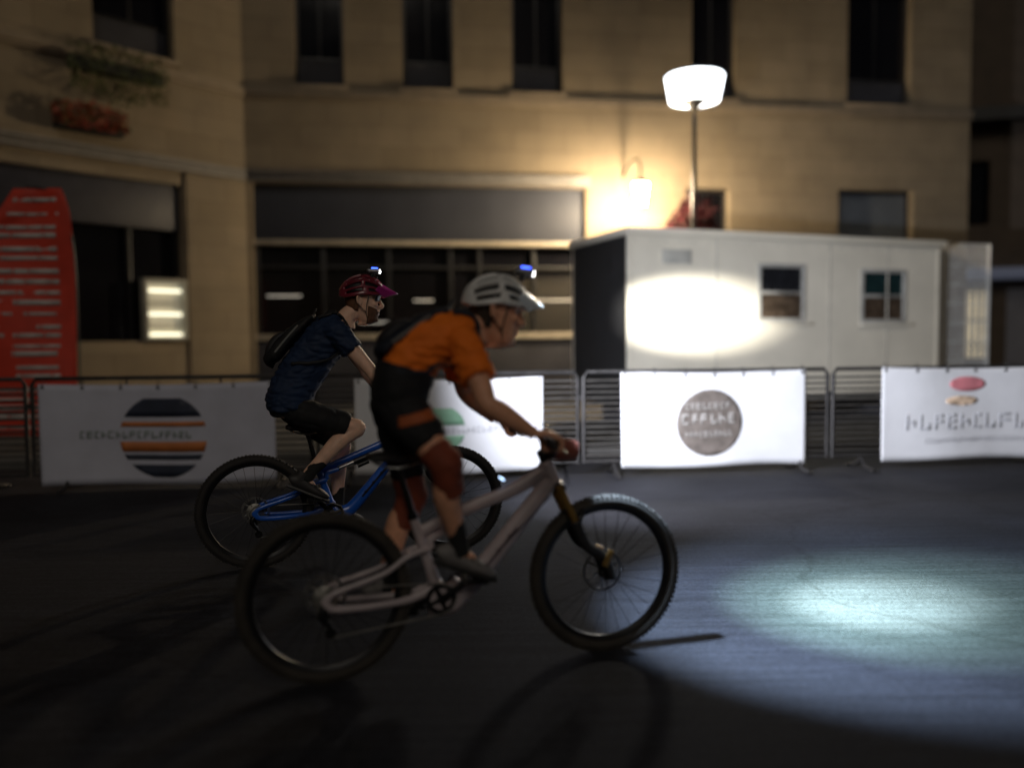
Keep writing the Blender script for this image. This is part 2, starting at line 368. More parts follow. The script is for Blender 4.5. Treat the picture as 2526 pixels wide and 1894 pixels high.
# street lamp
sl_ = thing('street_lamp', 'street lamp with a big tapered white lantern glowing above the cabin', 'street lamp', (3.39, 15.0, .11))
g = G(); g.rev([(0, 0), (.2, 0), (.2, .12), (.12, .2), (.1, .9), (.075, 1.0), (.05, 3.2), (.038, 5.35), (.038, 5.45), (0, 5.45)], n=20, closed=False); g.build('post', dark_frame, sl_)
g = G(); g.rev([(0, 5.44), (.045, 5.55), (.20, 5.665), (.24, 5.682), (0, 5.682)], n=32, closed=False); g.build('base_ring', dark_frame, sl_)
g = G(); g.rev([(0, 5.685), (.45, 5.69), (.53, 6.12), (0, 6.12)], n=40, closed=False); g.build('lantern', pm('white_glow', (.93, .97, 1), .5, emit=6, var=.01), sl_, ang=60)
g = G(); g.rev([(0, 6.33), (.1, 6.3), (.42, 6.19), (.54, 6.145), (.54, 6.125), (0, 6.125)], n=40, closed=False); g.build('cap', pm('lamp_cap', (.08, .10, .13), .4), sl_)
for k in range(8):
    a = k*math.pi/4+.2
    G().cyl((.452*math.cos(a), .452*math.sin(a), 5.65), (.534*math.cos(a), .534*math.sin(a), 6.13), .006, 6).build('rib', dark_frame, sl_)
spot('lantern_beam', (3.39, 14.4, 5.6), (-.5, 5, 0), 420, 120, .6, (1, .93, .82), sl_, radius=.35)

# ornamental tree behind the cabin
tr = thing('ornamental_tree', 'dark red leaved small tree between the cabin roof and the cream wall', 'tree', (3.72, 16.6, .11))
g = G(); g.tube([(0, 0, 0), (.03, .02, 1.2), (0, 0, 2.4), (-.02, 0, 3.6)], [.09, .07, .06, .02], 10, sub=4)
for k in range(9):
    a = k*2.4; h = 2+.17*k
    g.tube([(0, 0, h), (.25*math.cos(a), .25*math.sin(a), h+.35), (.48*math.cos(a), .48*math.sin(a), h+.6)], [.025, .016, .006], 6, sub=3)
g.build('trunk', pm('bark', (.05, .04, .035), .9, bump=.5, bscale=30), tr)
g = G()
for k in range(3600):
    d = V((random.gauss(0, 1), random.gauss(0, 1), random.gauss(0, 1))).normalized()
    rr = random.random()**.4*(.8+.35*noise.noise(d*2.2))
    p = V((d.x*.82*rr, d.y*.7*rr, 3.05+d.z*1.45*rr)); s = random.uniform(.05, .095)
    q = V((random.gauss(0, 1), random.gauss(0, 1), random.gauss(0, 1))).normalized(); e = q.orthogonal().normalized(); h = q.cross(e)
    g.add([p-e*s, p+h*s*.5, p+e*s, p-h*s*.5], [(0, 1, 2, 3)])
g.build('crown', pm('red_leaves', (.028, .004, .006), .7, var=.5, spec=.1, scale=4), tr, ang=0)

# planters on the wing
def planter(name, label, s0, s1, z, cols, hang):
    t = thing(name, label, 'planter'); t.matrix_world = Mx.Translation((-5.364, 16.5, 0)) @ Mx.Rotation(A0, 4, 'Z') @ MW
    G().bb(s0, s1, -.32, -.105, z, z+.2).build('trough', pm('dark_trough', (.012, .012, .012), .7), t, bevel=.015)
    for nm, col, cnt in cols:
        g = G()
        for k in range(cnt):
            x = random.uniform(s0-.05, s1+.05); zz = z+.2+random.uniform(-hang, .3)*(1-.5*abs((x-s0)/(s1-s0)-.5)); y = random.uniform(-.42, -.12) if zz > z+.2 else random.uniform(-.44, -.33)
            p = V((x, y, zz)); s = random.uniform(.025, .05); q = V((random.gauss(0, 1), random.gauss(0, 1), random.gauss(0, 1))).normalized(); e = q.orthogonal().normalized(); h = q.cross(e)
            g.add([p-e*s, p+h*s*.5, p+e*s, p-h*s*.5], [(0, 1, 2, 3)])
        g.build(nm, col, t, ang=0)
leafM = pm('leaf_green', (.07, .085, .02), .6, var=.4, scale=5); flM = pm('red_flower', (.26, .035, .012), .6, var=.4, scale=5)
planter('window_box', 'dark window box with trailing green leaves on the dim left wing', 1.0, 2.6, 6.15, [('foliage', leafM, 900)], .75)
planter('flower_trough', 'trough of dim red flowers low on the left wing wall', .75, 1.85, 5.1, [('flowers', flM, 750), ('foliage', leafM, 250)], .2)

# ================================================================ neighbour on the right
nb = thing('side_street_building', 'dark building across the side street with a lit barred window', 'building', (11.4, 23.5, 0), R(-14))
link('wall', wall(0, 14, 0, 11, [(.9, 2.3, .85, 2.75), (2.7, 6.2, .2, 2.8), (1.2, 2.2, 4.6, 6.4), (4.2, 5.2, 4.6, 6.4)]), pm('dark_render', (.10, .075, .055), .85, var=.2, scale=2), nb)
G().bb(-.3, 14, -.55, -.003, 7.4, 7.75).build('eave', dark_frame, nb)
G().bb(-.3, 14, -.5, -.003, 3.05, 3.35).build('sign_board', pm('pale_blue_sign', (.22, .25, .36), .5, emit=.12), nb, bevel=.01)
f = G(); f.bb(.9, 2.3, .26, .3, .85, 2.75); wnd = f.build('window', pm('lit_window', (.8, .66, .42), .6, emit=.55, var=.35, scale=3), nb)
g = G()
for k in range(9): g.bb(.95+k*.16, .98+k*.16, .1, .16, .86, 2.74)
for z in (1.05, 1.25, 1.9, 2.6): g.bb(.9, 2.3, .17, .22, z, z+.04)
g.build('bars', dark_frame, wnd)
f = G(); f.bb(2.7, 6.2, .26, .3, .2, 2.8); wn2 = f.build('window', pm('dim_window', (.10, .095, .10), .3, emit=.15, var=.3, scale=2), nb)
g = G()
for x in (2.7, 3.6, 4.7, 5.6): g.bb(x, x+.06, .18, .25, .2, 2.8)
g.build('frame', dark_frame, wn2)
for a in (1.2, 4.2): G().bb(a, a+1, .2, .24, 4.6, 6.4).build('window', black_glass, nb)

# ================================================================ white cabin
KA = math.atan2(2.1, 5.649)
kb_ = thing('white_cabin', 'white site cabin with two sliding windows standing behind the barriers', 'cabin', (1.71, 11.8, 0), KA)
cabM = pm('cabin_white', (.76, .71, .60), .55, var=.07, scale=1.6, bump=.04, bscale=8)
cabshade = pm('cabin_end_shade', (.022, .022, .024), .6)  # shade on the cabin's end wall, put into its colour
KW = 1.95; KT = 2.98; holes = [(2.3, 3.16, 1.74, 2.60), (4.34, 5.26, 1.72, 2.56)]
link('body', wall(0, 6.03, .45, KT, holes, .06), cabM, kb_)
g = G(); g.bb(0, 6.03, KW-.05, KW, .45, KT); g.bb(5.98, 6.03, .062, KW-.052, .45, KT); g.bb(.002, 6.028, .062, KW-.052, .45, .52); g.build('back_shell', cabM, kb_)
G().bb(-.004, .05, .062, KW-.052, .45, KT).build('end_panel', cabshade, kb_)
G().bb(-.06, 6.12, -.09, KW+.06, KT+.003, KT+.11).build('roof', cabM, kb_, bevel=.03)
G().bb(.05, 5.95, -.03, -.002, .45, .56).build('skirt_rail', steel, kb_, bevel=.01)
for x in (0, 5.97): G().bb(x, x+.06, -.014, -.002, .565, KT-.002).build('corner_post', cabM, kb_, bevel=.004)
for x in (1.5, 3.66, 4.86): G().bb(x, x+.035, -.008, -.002, .565, KT-.002).build('panel_seam', pm('seam_white', (.6, .57, .5), .5), kb_, bevel=.002)
g = G()
for k in range(24):
    for z in (.62, 2.9): g.ell((.12+k*.252, -.003, z), .009, nu=8, nv=4)
g.build('rivets', steel, kb_)
for x in (.4, 5.2): G().bb(x, x+.3, .3, KW-.3, 0, .445).build('support_block', base_grey, kb_)
G().bb(.56, 1.06, -.022, -.002, 2.58, 2.79).build('vent_panel', pm('vent_grey', (.45, .44, .40), .6), kb_, bevel=.006)
for i, (a, b, z0, z1) in enumerate(holes):
    g = G(); f = .035; zm = (z0+z1)/2-.02
    g.bb(a-.03, a+f, -.02, .05, z0-.03, z1+.03); g.bb(b-f, b+.03, -.02, .05, z0-.03, z1+.03); g.bb(a+f, b-f, -.02, .05, z1-f, z1+.03); g.bb(a+f, b-f, -.02, .05, z0-.03, z0+f); g.bb(a+f, b-f, -.015, .04, zm, zm+.045)
    wf = g.build('window', pm('window_frame_grey', (.42, .41, .38), .5), kb_, bevel=.006)
    G().bb(a+f, b-f, .02, .028, zm+.047, z1-f-.002).build('upper_pane', [pm('pane_dark', (.014, .015, .018), .05), pm('pane_teal', (.012, .03, .032), .08)][i], wf)
    G().bb(a+f, b-f, .012, .02, z0+f+.002, zm-.002).build('lower_pane', pm('pane_brown', (.07, .05, .035), .12, var=.6, scale=9), wf)
    G().bb(a-.06, b+.06, -.1, -.022, z0-.07, z0-.035).build('sill', cabM, wf, bevel=.006)
    G().bb((a+b)/2-.1, (a+b)/2+.3, -.03, -.016, zm+.012, zm+.03).build('handle', alloy, wf, bevel=.003)

# white mesh fence panel beyond the cabin
mp = thing('mesh_fence_panel', 'white steel mesh fence panel standing at the far end of the cabin', 'fence panel', (7.62, 14.25, 0), math.atan2(.3, 1.0))
whs = pm('white_steel', (.6, .6, .58), .45, .1)
g = G(); L = 1.02; g.tube([(0, 0, .05), (0, 0, 3.1), (L, 0, 3.1), (L, 0, .05), (0, 0, .05)], .024, 8); g.build('frame', whs, mp)
g = G()
for k in range(1, 14): g.cyl((k*L/14, 0, .05), (k*L/14, 0, 3.1), .009, 6)
for k in range(1, 9): g.cyl((0, .018, k*.34), (L, .018, k*.34), .006, 6)
g.build('mesh_wires', whs, mp)
for x in (.0, L): G().bb(x-.11, x+.11, -.3, .3, .004, .13).build('foot', base_grey, mp, bevel=.02)

# ================================================================ barriers and banners
BA = math.atan(.1)
def bxy(x): return (x, 8.47+.1*x, 0)
bar_labels = {-7.57: 'grey crowd barrier with bare rails, cut off at the left edge', -4.8: 'grey crowd barrier carrying the navy and orange banner', -2.03: 'grey crowd barrier behind the riders carrying the banner with a green disc',
              .74: 'grey crowd barrier carrying the bright banner with a round brown badge', 3.51: 'grey crowd barrier carrying the banner with red and orange shapes', 6.28: 'grey crowd barrier with bare rails beyond the red and orange banner'}
proto = None
for x0, lab in bar_labels.items():
    if proto is None:
        proto = thing('crowd_barrier', lab, 'barrier', bxy(x0), BA, 'crowd barriers along the course')
        Lb = 2.76
        g = G(); g.tube([(.02, 0, .14), (.02, 0, 1.06), (.06, 0, 1.12), (Lb-.06, 0, 1.12), (Lb-.02, 0, 1.06), (Lb-.02, 0, .14)], .021, 10); g.cyl((.02, 0, .16), (Lb-.02, 0, .16), .019, 10); g.build('frame', steel_dk, proto)
        for k in range(14): G().cyl((.035, 0, .222+k*.062), (Lb-.035, 0, .222+k*.062), .011, 8).build('rail', rail_m, proto)
        for k in (1, 2): G().cyl((k*Lb/3, .018, .16), (k*Lb/3, .018, 1.11), .012, 8).build('upright', steel_dk, proto)
        for k in (.35, Lb-.35): G().tube([(k, -.28, .02), (k, -.1, .05), (k, 0, .13), (k, .1, .05), (k, .28, .02)], .018, 8, sub=3).build('foot', steel_dk, proto)
        G().box((Lb+.0, 0, .85), (.05, .03, .05)).build('hook', steel_dk, proto)
    else:
        o = dup(proto); o.location = bxy(x0); o['label'] = lab
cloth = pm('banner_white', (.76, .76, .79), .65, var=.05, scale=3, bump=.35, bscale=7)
cloth_dim = pm('banner_white_dimmed', (.56, .57, .68), .65, var=.08, scale=3, bump=.35, bscale=7)  # white cloth with the left banner's weak light painted in as a darker tone
def banner(x0, Lb, z0, z1, label, mat, marks, seed, sag=.02):
    t = thing('banner', label, 'banner', bxy(x0), BA, 'sponsor banners tied to the barriers')
    def wv(x, z, off=0):
        tz = (z-z0)/(z1-z0); k = x/Lb
        zz = z+sag*4*k*(k-1)*tz+.012*math.sin(k*7+seed)*(1-tz)
        return V((x, -.032-off-.012*math.sin(3.1*k*math.pi+seed+tz*1.3)-.007*math.sin(11*k+2*tz+seed)-.01*(1-tz), zz))
    g = G(); g.grid(lambda u, v: wv(u*Lb, z0+v*(z1-z0)), 60, 16); g.build('cloth', mat, t, solid=.004)
    for i in range(7):
        g = G(); x = .04+i*(Lb-.08)/6; p = wv(x, z1-.03, .004)
        g.rev([(.010, -.003), (.018, -.003), (.018, .003), (.010, .003)], c=p, axis='y', n=12)
        g.tube([p+V((0, .0, .0)), p+V((0, -.01, .05)), p+V((0, .03, .08)), p+V((0, .06, .04)), p+V((0, .03, .0))], .003, 5, sub=3)
        g.build('eyelet_tie', black_pl, t)
    for name, m, polys in marks:
        g = G()
        for pl in polys:      # a polygon in banner coordinates, cut fine enough to follow the cloth
            me = bmesh.new(); vs = [me.verts.new((p[0], 0, p[1])) for p in pl]; me.faces.new(vs)
            xa, xb = min(p[0] for p in pl), max(p[0] for p in pl); za, zb = min(p[1] for p in pl), max(p[1] for p in pl)
            k = xa+.05
            while k < xb: bmesh.ops.bisect_plane(me, geom=me.verts[:]+me.edges[:]+me.faces[:], plane_co=(k, 0, 0), plane_no=(1, 0, 0)); k += .05
            k = za+.06
            while k < zb: bmesh.ops.bisect_plane(me, geom=me.verts[:]+me.edges[:]+me.faces[:], plane_co=(0, 0, k), plane_no=(0, 0, 1)); k += .06
            me.verts.index_update(); g.add([wv(v.co.x, v.co.z, .006) for v in me.verts], [[v.index for v in f.verts] for f in me.faces]); me.free()
        g.build(name, m, t, ang=0, solid=.001)
    return t
def rect(x0, x1, z0, z1): return [(x0, z0), (x1, z0), (x1, z1), (x0, z1)]
def disc(cx, cz, rx, rz, a0=0, a1=360, n=36):
    return [(cx+rx*math.cos(R(a0+(a1-a0)*k/n)), cz+rz*math.sin(R(a0+(a1-a0)*k/n))) for k in range(n if a1-a0 == 360 else n+1)]
def slab(cx, cz, r, z0, z1, n=10):    # a horizontal slice of a disc
    L_ = [(cx-math.sqrt(max(0, r*r-(z-cz)**2)), z) for z in [z0+(z1-z0)*k/n for k in range(n+1)]]
    return L_[::-1]+[(2*cx-x, z) for x, z in L_] if True else 0
def glyphs(x0, x1, z, h, seed, gap=.28):
    """worn, unreadable row of letter-like strokes"""
    rnd = random.Random(seed); out = []; x = x0
    while x < x1:
        wd = h*rnd.uniform(.5, .8); s = h*.17; k = rnd.randrange(5)
        if x+wd > x1: break
        out.append(rect(x, x+s, z, z+h))
        if k in (0, 2, 3): out.append(rect(x+s, x+wd, z+h-s, z+h))
        if k in (0, 1, 3): out.append(rect(x+s, x+wd, z, z+s))
        if k in (2, 4, 3): out.append(rect(x+s, x+wd, z+h*.45, z+h*.45+s))
        if k in (1, 4): out.append(rect(x+wd-s, x+wd, z+s+.001, z+h*.44))
        x += wd+h*gap
    return out
navy = pm('print_navy', (.03, .038, .065), .6); orange_p = pm('print_orange', (.55, .18, .05), .6); green_p = pm('print_green', (.26, .48, .32), .6, var=.1)
brown_p = pm('print_brown', (.15, .125, .11), .6, var=.25, scale=12); red_p = pm('print_red', (.65, .22, .25), .6); amber_p = pm('print_amber', (.76, .56, .40), .6); grey_p = pm('print_grey', (.46, .46, .49), .6); white_p = pm('print_white', (.42, .40, .38), .6)
grn_txt = pm('print_grey_green', (.2, .27, .22), .6)
cx, cz = 1.18, .54
banner(-4.70, 2.28, .05, 1.07, 'dim white banner printed with a round navy and orange emblem', cloth_dim, [
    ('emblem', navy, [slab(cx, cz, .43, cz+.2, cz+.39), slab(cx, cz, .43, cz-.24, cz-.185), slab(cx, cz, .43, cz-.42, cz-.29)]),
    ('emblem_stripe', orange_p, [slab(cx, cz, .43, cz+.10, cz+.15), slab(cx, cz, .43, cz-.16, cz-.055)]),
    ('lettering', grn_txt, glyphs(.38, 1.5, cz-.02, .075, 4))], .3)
banner(-1.63, 1.96, .08, 1.08, 'white banner printed with a green disc, behind the orange rider', cloth, [
    ('emblem', green_p, [slab(.9, .56, .24, .60, .78), slab(.9, .56, .24, .34, .49)]),
    ('lettering', grey_p, glyphs(.55, 1.6, .515, .06, 9))], 1.7)
badge = [disc(.97, .57, .365, .365)]
banner(1.16, 2.05, .09, 1.12, 'brightest white banner printed with a round brown badge', cloth, [
    ('badge', brown_p, badge),], 2.6)
def badge_text():
    t = [o for o in bpy.data.objects if o.get('label', '').startswith('brightest white banner')][0]
    z0, z1, Lb, seed = .09, 1.12, 2.05, 2.6
    for (a, b, z, h, sd) in ((.70, 1.24, .72, .07, 1), (.66, 1.30, .56, .11, 2), (.70, 1.24, .42, .06, 3)):
        g = G()
        for pl in glyphs(a, b, z, h, sd):
            pts = []
            for x, zz in pl:
                tz = (zz-z0)/(z1-z0); k = x/Lb
                pts.append(V((x, -.032-.0095-.012*math.sin(3.1*k*math.pi+seed+tz*1.3)-.007*math.sin(11*k+2*tz+seed)-.01*(1-tz), zz+.02*4*k*(k-1)*tz+.012*math.sin(k*7+seed)*(1-tz))))
            g.add(pts, [(0, 1, 2, 3)])
        g.build('lettering', white_p, t, ang=0, solid=.001)
badge_text()
banner(4.08, 2.2, .10, 1.13, 'white banner printed with red and orange shapes at the right edge', cloth, [
    ('red_shape', red_p, [disc(1.0, .95-.0, .22, .085)]), ('orange_shape', amber_p, [disc(.93, .76, .2, .055)]),
    ('lettering', grey_p, glyphs(.28, 2.1, .44, .17, 12)), ('lettering', grey_p, glyphs(.5, 1.9, .29, .05, 15))], 4.1)

# red event flag at the left
fl = thing('event_flag', 'tall red event flag with rows of white marks at the left edge', 'flag', (-5.9, 9.75, 0), R(6))
g = G(); g.tube([(.62, 0, .02), (.63, 0, 1.6), (.60, 0, 2.7), (.42, 0, 3.25), (.1, 0, 3.36)], .012, 8, sub=6); g.build('pole', black_pl, fl)
def fw(u, v):  # the sail narrows in two steps near its top
    z = .35+v*2.98; right = .60 if z < 2.9 else .60-(z-2.9)**2*.5
    left = -.62 if z < 2.8 else -.62+(z-2.8)*.62+.22*(1 if z > 2.95 else 0)
    left = min(left, right-.25)
    return V((left+(right-left)*u, .03*math.sin(4*u+2.2*z)+.015*math.sin(9*u-z*3), z))
g = G(); g.grid(fw, 24, 50); g.build('sail', pm('flag_red', (.60, .045, .02), .6, var=.12, scale=4), fl, solid=.003)
g = G(); rnd = random.Random(3); v = .03
while v < .95:
    hh = rnd.choice((.012, .016, .02)); u = .1+rnd.uniform(0, .05)
    while u < .82:
        du = rnd.uniform(.14, .4); u2 = min(.85, u+du)
        g.add([fw(a, b)+V((0, -.004, 0)) for a, b in ((u, v), (u2, v), (u2, v+hh), (u, v+hh))], [(0, 1, 2, 3)]); u = u2+rnd.uniform(.004, .012)
    v += rnd.choice((.034, .042, .055))
g.build('lettering', pm('flag_white', (.55, .52, .5), .6), fl, ang=0, solid=.001)
g = G(); g.box((.63, 0, .02), (.5, .06, .03)); g.box((.63, 0, .021), (.06, .5, .028)); g.build('base', black_metal, fl, bevel=.008)

# ================================================================ bicycles (local axes: x forward, y left, z up)
def ground_frame(x, y, heading): return (x, y, 0), R(heading)
AX = .645; WR = .37
def wheel(root, cx, name, tyre_m, rim_m, disc_r):
    e = bpy.data.objects.new(name, None); C.objects.link(e); e.parent = root; e.location = (cx, 0, WR); e.empty_display_size = .1
    g = G(); n = 20; rc = .341; prof = []
    for k in range(n):
        a = 2*math.pi*k/n; prof.append((rc+.028*math.cos(a)*(1.03 if math.cos(a) > 0 else .9), .029*math.sin(a)))
    g.rev(prof, axis='y', n=96)
    for k in range(96):        # tread blocks
        a = 2*math.pi*k/96
        for yy, dr, sz in ((-.021, -.003, (.012, .010, .008)), (.021, -.003, (.012, .010, .008)), (-.007 if k % 2 else .007, .003, (.013, .012, .008))):
            r = rc+.026+dr; M = Mx.Rotation(-a, 4, 'Y'); g.box((r*math.cos(a), yy, r*math.sin(a)), (sz[2], sz[1], sz[0]), 0, M)
    g.build('tyre', tyre_m, e, ang=45)
    g = G(); g.rev([(.322, -.016), (.316, -.015), (.297, -.006), (.296, .006), (.316, .015), (.322, .016)], axis='y', n=72); g.build('rim', rim_m, e)
    g = G(); g.rev([(.0, -.055), (.012, -.055), (.013, -.036), (.028, -.034), (.029, -.028), (.016, -.024), (.016, .024), (.029, .028), (.028, .034), (.013, .036), (.012, .055), (0, .055)], axis='y', n=20, closed=False); g.build('hub', black_metal, e)
    g = G()
    for k in range(28):
        a = 2*math.pi*k/28; s = 1 if k % 2 else -1; off = .55*(1 if k % 4 < 2 else -1)
        g.cyl((.027*math.cos(a+off), s*.031, .027*math.sin(a+off)), (.298*math.cos(a), s*.004, .298*math.sin(a)), .0013, 5)
    g.build('spokes', black_metal, e)
    g = G(); g.rev([(disc_r, -.001), (disc_r, .001), (disc_r-.014, .001), (disc_r-.014, -.001)], c=(0, .04, 0), axis='y', n=40)
    for k in range(6):
        a = k*math.pi/3; g.tube([(.016*math.cos(a), .04, .016*math.sin(a)), ((disc_r-.01)*math.cos(a+.5), .04, (disc_r-.01)*math.sin(a+.5))], .005, 6, flat=.0012, up=(0, 1, 0))
    g.build('brake_rotor', alloy, e)
    return e
BB = V((-.15, 0, .335))
def bicycle(label, loc, rz, frame_m, fork_m, stan_m, rear_m, rim_m, grip, crank_ang, fat, tyre_m, top_drop, seat_z):
    b = thing('mountain_bike', label, 'bicycle', loc, rz)
    FA = V((AX, 0, WR)); d = V((-math.cos(R(65)), 0, math.sin(R(65)))); pz = V((-d.z, 0, d.x))
    crown = FA+d*.485+pz*.042; ht0 = crown+d*.015; ht1 = ht0+d*.115
    st = V((-.262, 0, .70))
    # front triangle
    g = G()
    g.tube([ht0-d*.004, ht1+d*.004], .033, 16)
    g.tube([ht0+d*.03, (.20, 0, .615), (.0, 0, .385), (-.07, 0, .335), BB], [.033*fat, .036*fat, .041*fat, .044*fat, .042*fat], 14, sub=6, flat=[.03, .03, .034, .036, .036], up=(0, 1, 0))
    g.tube([ht1-d*.035, (.2, 0, .80-top_drop*.4), (-.02, 0, .735-top_drop), (-.235, 0, .635-top_drop*.5)], [.03*fat, .027*fat, .024*fat, .021*fat], 14, sub=6, flat=[.026, .022, .02, .017], up=(0, 1, 0))
    g.tube([BB, (-.185, 0, .45), (-.232, 0, .6), st], [.034, .026, .022, .0205], 14, sub=5)
    g.tube([BB+V((0, -.042, 0)), BB+V((0, .042, 0))], .036*fat, 18)
    if fat > 1.1: g.tube([BB+V((-.05, 0, -.03)), BB+V((.05, 0, -.02)), BB+V((.11, 0, .05))], [.06, .07, .05], 14, sub=4, flat=[.045, .05, .04], up=(0, 1, 0))
    fr = vox(g, 'frame', frame_m, b, .0055, 5)
    # printed marks on the down tube
    g = G()
    for k in range(6):
        p = V((.19-.027*k, -.0335, .605-.031*k)); M = Mx.Rotation(R(41), 4, 'Y')
        g.box(p, (.012, .002, .045), 0, M)
        if k % 2: g.box(p+V((.008, 0, .012)), (.02, .002, .012), 0, M)
    g.build('frame_graphics', black_pl if fat < 1.1 else pm('graphic_mauve', (.12, .09, .11), .5), fr)
    # swing arm: chain stays, seat stays, yoke
    RA = V((-AX, 0, WR)); piv = BB+V((.0, 0, .055)); sp = V((-.215, 0, .555))
    g = G()
    for s in (-1, 1):
        g.tube([piv+V((0, s*.03, 0)), (-.27, s*.036, .345), (-.40, s*.058, .335), RA+V((.05, s*.066, -.035)), RA+V((-.0, s*.068, -.012))], [.02, .019, .0165, .017, .017], 10, sub=5, flat=.012, up=(0, 1, 0))
        g.tube([RA+V((0, s*.068, -.0)), RA+V((.04, s*.066, .035)), (-.40, s*.055, .468), (-.285, s*.04, .535), sp+V((.03, s*.032, .005))], [.016, .015, .013, .014, .017], 10, sub=5, flat=.010, up=(0, 1, 0))
        g.tube([RA+V((0, s*.058, 0)), RA+V((0, s*.076, 0))], .02, 14)
    g.tube([(-.285, -.042, .535), (-.285, .042, .535)], .012, 10)
    g.tube([piv+V((0, -.036, 0)), piv+V((0, .036, 0))], .02, 12)
    vox(g, 'swing_arm', rear_m, b, .005, 4)
    # rocker and shock
    g = G()
    for s in (-1, 1): g.tube([sp+V((.03, s*.034, .005)), (-.19, s*.034, .60), (-.11, s*.03, .625)], [.012, .016, .011], 8, sub=4, flat=.005, up=(0, 1, 0))
    g.build('rocker_link', frame_m, b)
    sa, sb = V((-.11, 0, .625)), V((.09, 0, .725-top_drop*.7)) if fat < 1.1 else V((-.02, 0, .43))
    g = G(); mid = sa.lerp(sb, .5); g.cyl(sa, mid, .011, 14, 1); g.cyl(mid, sb, .023, 18, 0); g.tube([mid.lerp(sb, .25)+V((0, -.005, -.035)), sb+V((0, -.005, -.035))], .016, 12); g.ell(sa, .013); g.ell(sb, .014)
    g.build('shock', [black_metal, alloy], b)
    # fork
    fk = bpy.data.objects.new('fork', None); C.objects.link(fk); fk.parent = b; fk.empty_display_size = .1
    g = G()
    for s in (-1, 1): g.cyl(crown+V((0, s*.062, 0))+d*.02, crown+V((0, s*.062, 0))-d*.20, .0178, 18)
    g.build('stanchions', stan_m, fk)
    g = G(); g.tube([crown+V((0, -.068, 0)), crown+V((.006, -.03, .006)), crown+V((.008, 0, .012)), crown+V((.006, .03, .006)), crown+V((0, .068, 0))], .026, 12, sub=4); g.cyl(crown, ht0, .026, 14)
    vox(g, 'fork_crown', black_metal, fk, .004, 4)
    g = G()
    for s in (-1, 1):
        y = V((0, s*.062, 0)); g.tube([crown+y-d*.165, crown+y-d*.30, FA+y-pz*.01+d*.10, FA+y-pz*.006, FA+y-d*.02], [.0265, .025, .021, .019, .014], 14, sub=4)
    a0 = crown-d*.185; g.tube([a0+V((0, -.062, 0)), a0+V((.028, -.055, .04)), a0+V((.036, 0, .062)), a0+V((.028, .055, .04)), a0+V((0, .062, 0))], [.014, .013, .012, .013, .014], 10, sub=4)
    g.cyl(FA+V((0, -.072, 0)), FA+V((0, .072, 0)), .011, 12)
    vox(g, 'fork_lowers', fork_m, fk, .0045, 4)
    g = G(); p = FA+V((-.02, .05, .09)); g.box(p, (.03, .045, .06), 0, Mx.Rotation(R(25), 4, 'Y')); g.box(p+V((-.0, -.13, .0)), (.028, .01, .08), 0, Mx.Rotation(R(25), 4, 'Y'))
    g.build('brake_caliper', stan_m, fk, bevel=.006)
    wheel(b, AX, 'wheel', tyre_m, rim_m, .1); wheel(b, -AX, 'wheel', tyre_m, rim_m, .09)
    # seat
    sd = V((-.2588, 0, .9659)); top = st+sd*((seat_z-.06-st.z)/.9659)
    g = G(); g.cyl(st-sd*.05, st.lerp(top, .55), .0158, 16); g.cyl(st.lerp(top, .5), top, .0138, 16); g.tube([st-sd*.012, st+sd*.012], .024, 16); g.build('seat_post', black_metal, b)
    g = G(); pts = []
    for x, w_, z, h in ((-.135, .05, .004, .012), (-.12, .066, .012, .02), (-.07, .07, .012, .024), (-.01, .045, .004, .022), (.05, .024, -.002, .02), (.11, .019, -.006, .018), (.135, .012, -.012, .01)):
        pts.append((x+top.x+.0, 0, z+top.z+.045, h, w_))
    g.tube([p[:3] for p in pts], [p[3] for p in pts], 16, sub=5, flat=[p[4] for p in pts], up=(0, 1, 0)); g.build('saddle', pm('saddle_black', (.018, .018, .018), .5, bump=.1), b, ang=60)
    g = G()
    for s in (-1, 1): g.tube([top+V((-.11, s*.022, .035)), top+V((-.05, s*.022, .012)), top+V((.03, s*.022, .012)), top+V((.10, s*.012, .033))], .0035, 8, sub=4)
    g.build('saddle_rails', alloy, b)
    # cockpit
    bc = ht1+d*.035+V((.035, 0, .01)); gx, gy, gz = grip
    g = G(); g.cyl(ht1, ht1+d*.06, .018, 16); g.tube([ht1+d*.04, bc], [.02, .021], 14); g.tube([bc+V((0, -.025, 0)), bc+V((0, .025, 0))], .023, 16); vox(g, 'stem', black_metal, b, .004, 3)
    barp = [(gx-.008, -gy-.06, gz-.001), (gx, -gy+.06, gz), (bc.x-.005, -.12, gz-.012), (bc.x, -.06, bc.z), (bc.x, 0, bc.z)]
    g = G(); g.tube(barp+[(x, -y, z) for x, y, z in barp[-2::-1]], [.0115, .0115, .012, .0145, .0158, .0145, .012, .0115, .0115], 12, sub=5); g.build('handlebar', black_metal, b)
    for s in (-1, 1):
        g = G(); a_, b_ = V((gx-.008, s*(gy+.065), gz-.001)), V((gx, s*(gy-.065), gz)); g.cyl(a_, b_, .0158, 18)
        for k in range(11): q = a_.lerp(b_, .06+k*.088); g.tube([q-V((0, .0025, 0)), q+V((0, .0025, 0))], .0168, 16)
        g.build('grip', rubber, b)
        g = G(); q = V((gx+.012, s*(gy-.085), gz-.004)); g.tube([q+V((0, -s*.05, -.01)), q+V((.03, -s*.01, -.012))], [.013, .011], 10); g.tube([q+V((.03, -s*.01, -.014)), q+V((.055, s*.02, -.03)), q+V((.05, s*.085, -.04))], [.007, .006, .005], 8, sub=4, flat=.0035, up=(0, 0, 1)); g.tube([q+V((0, -.008, .004)), q+V((0, .008, .004))], .0165, 12)
        g.build('brake_lever', black_pl, b)
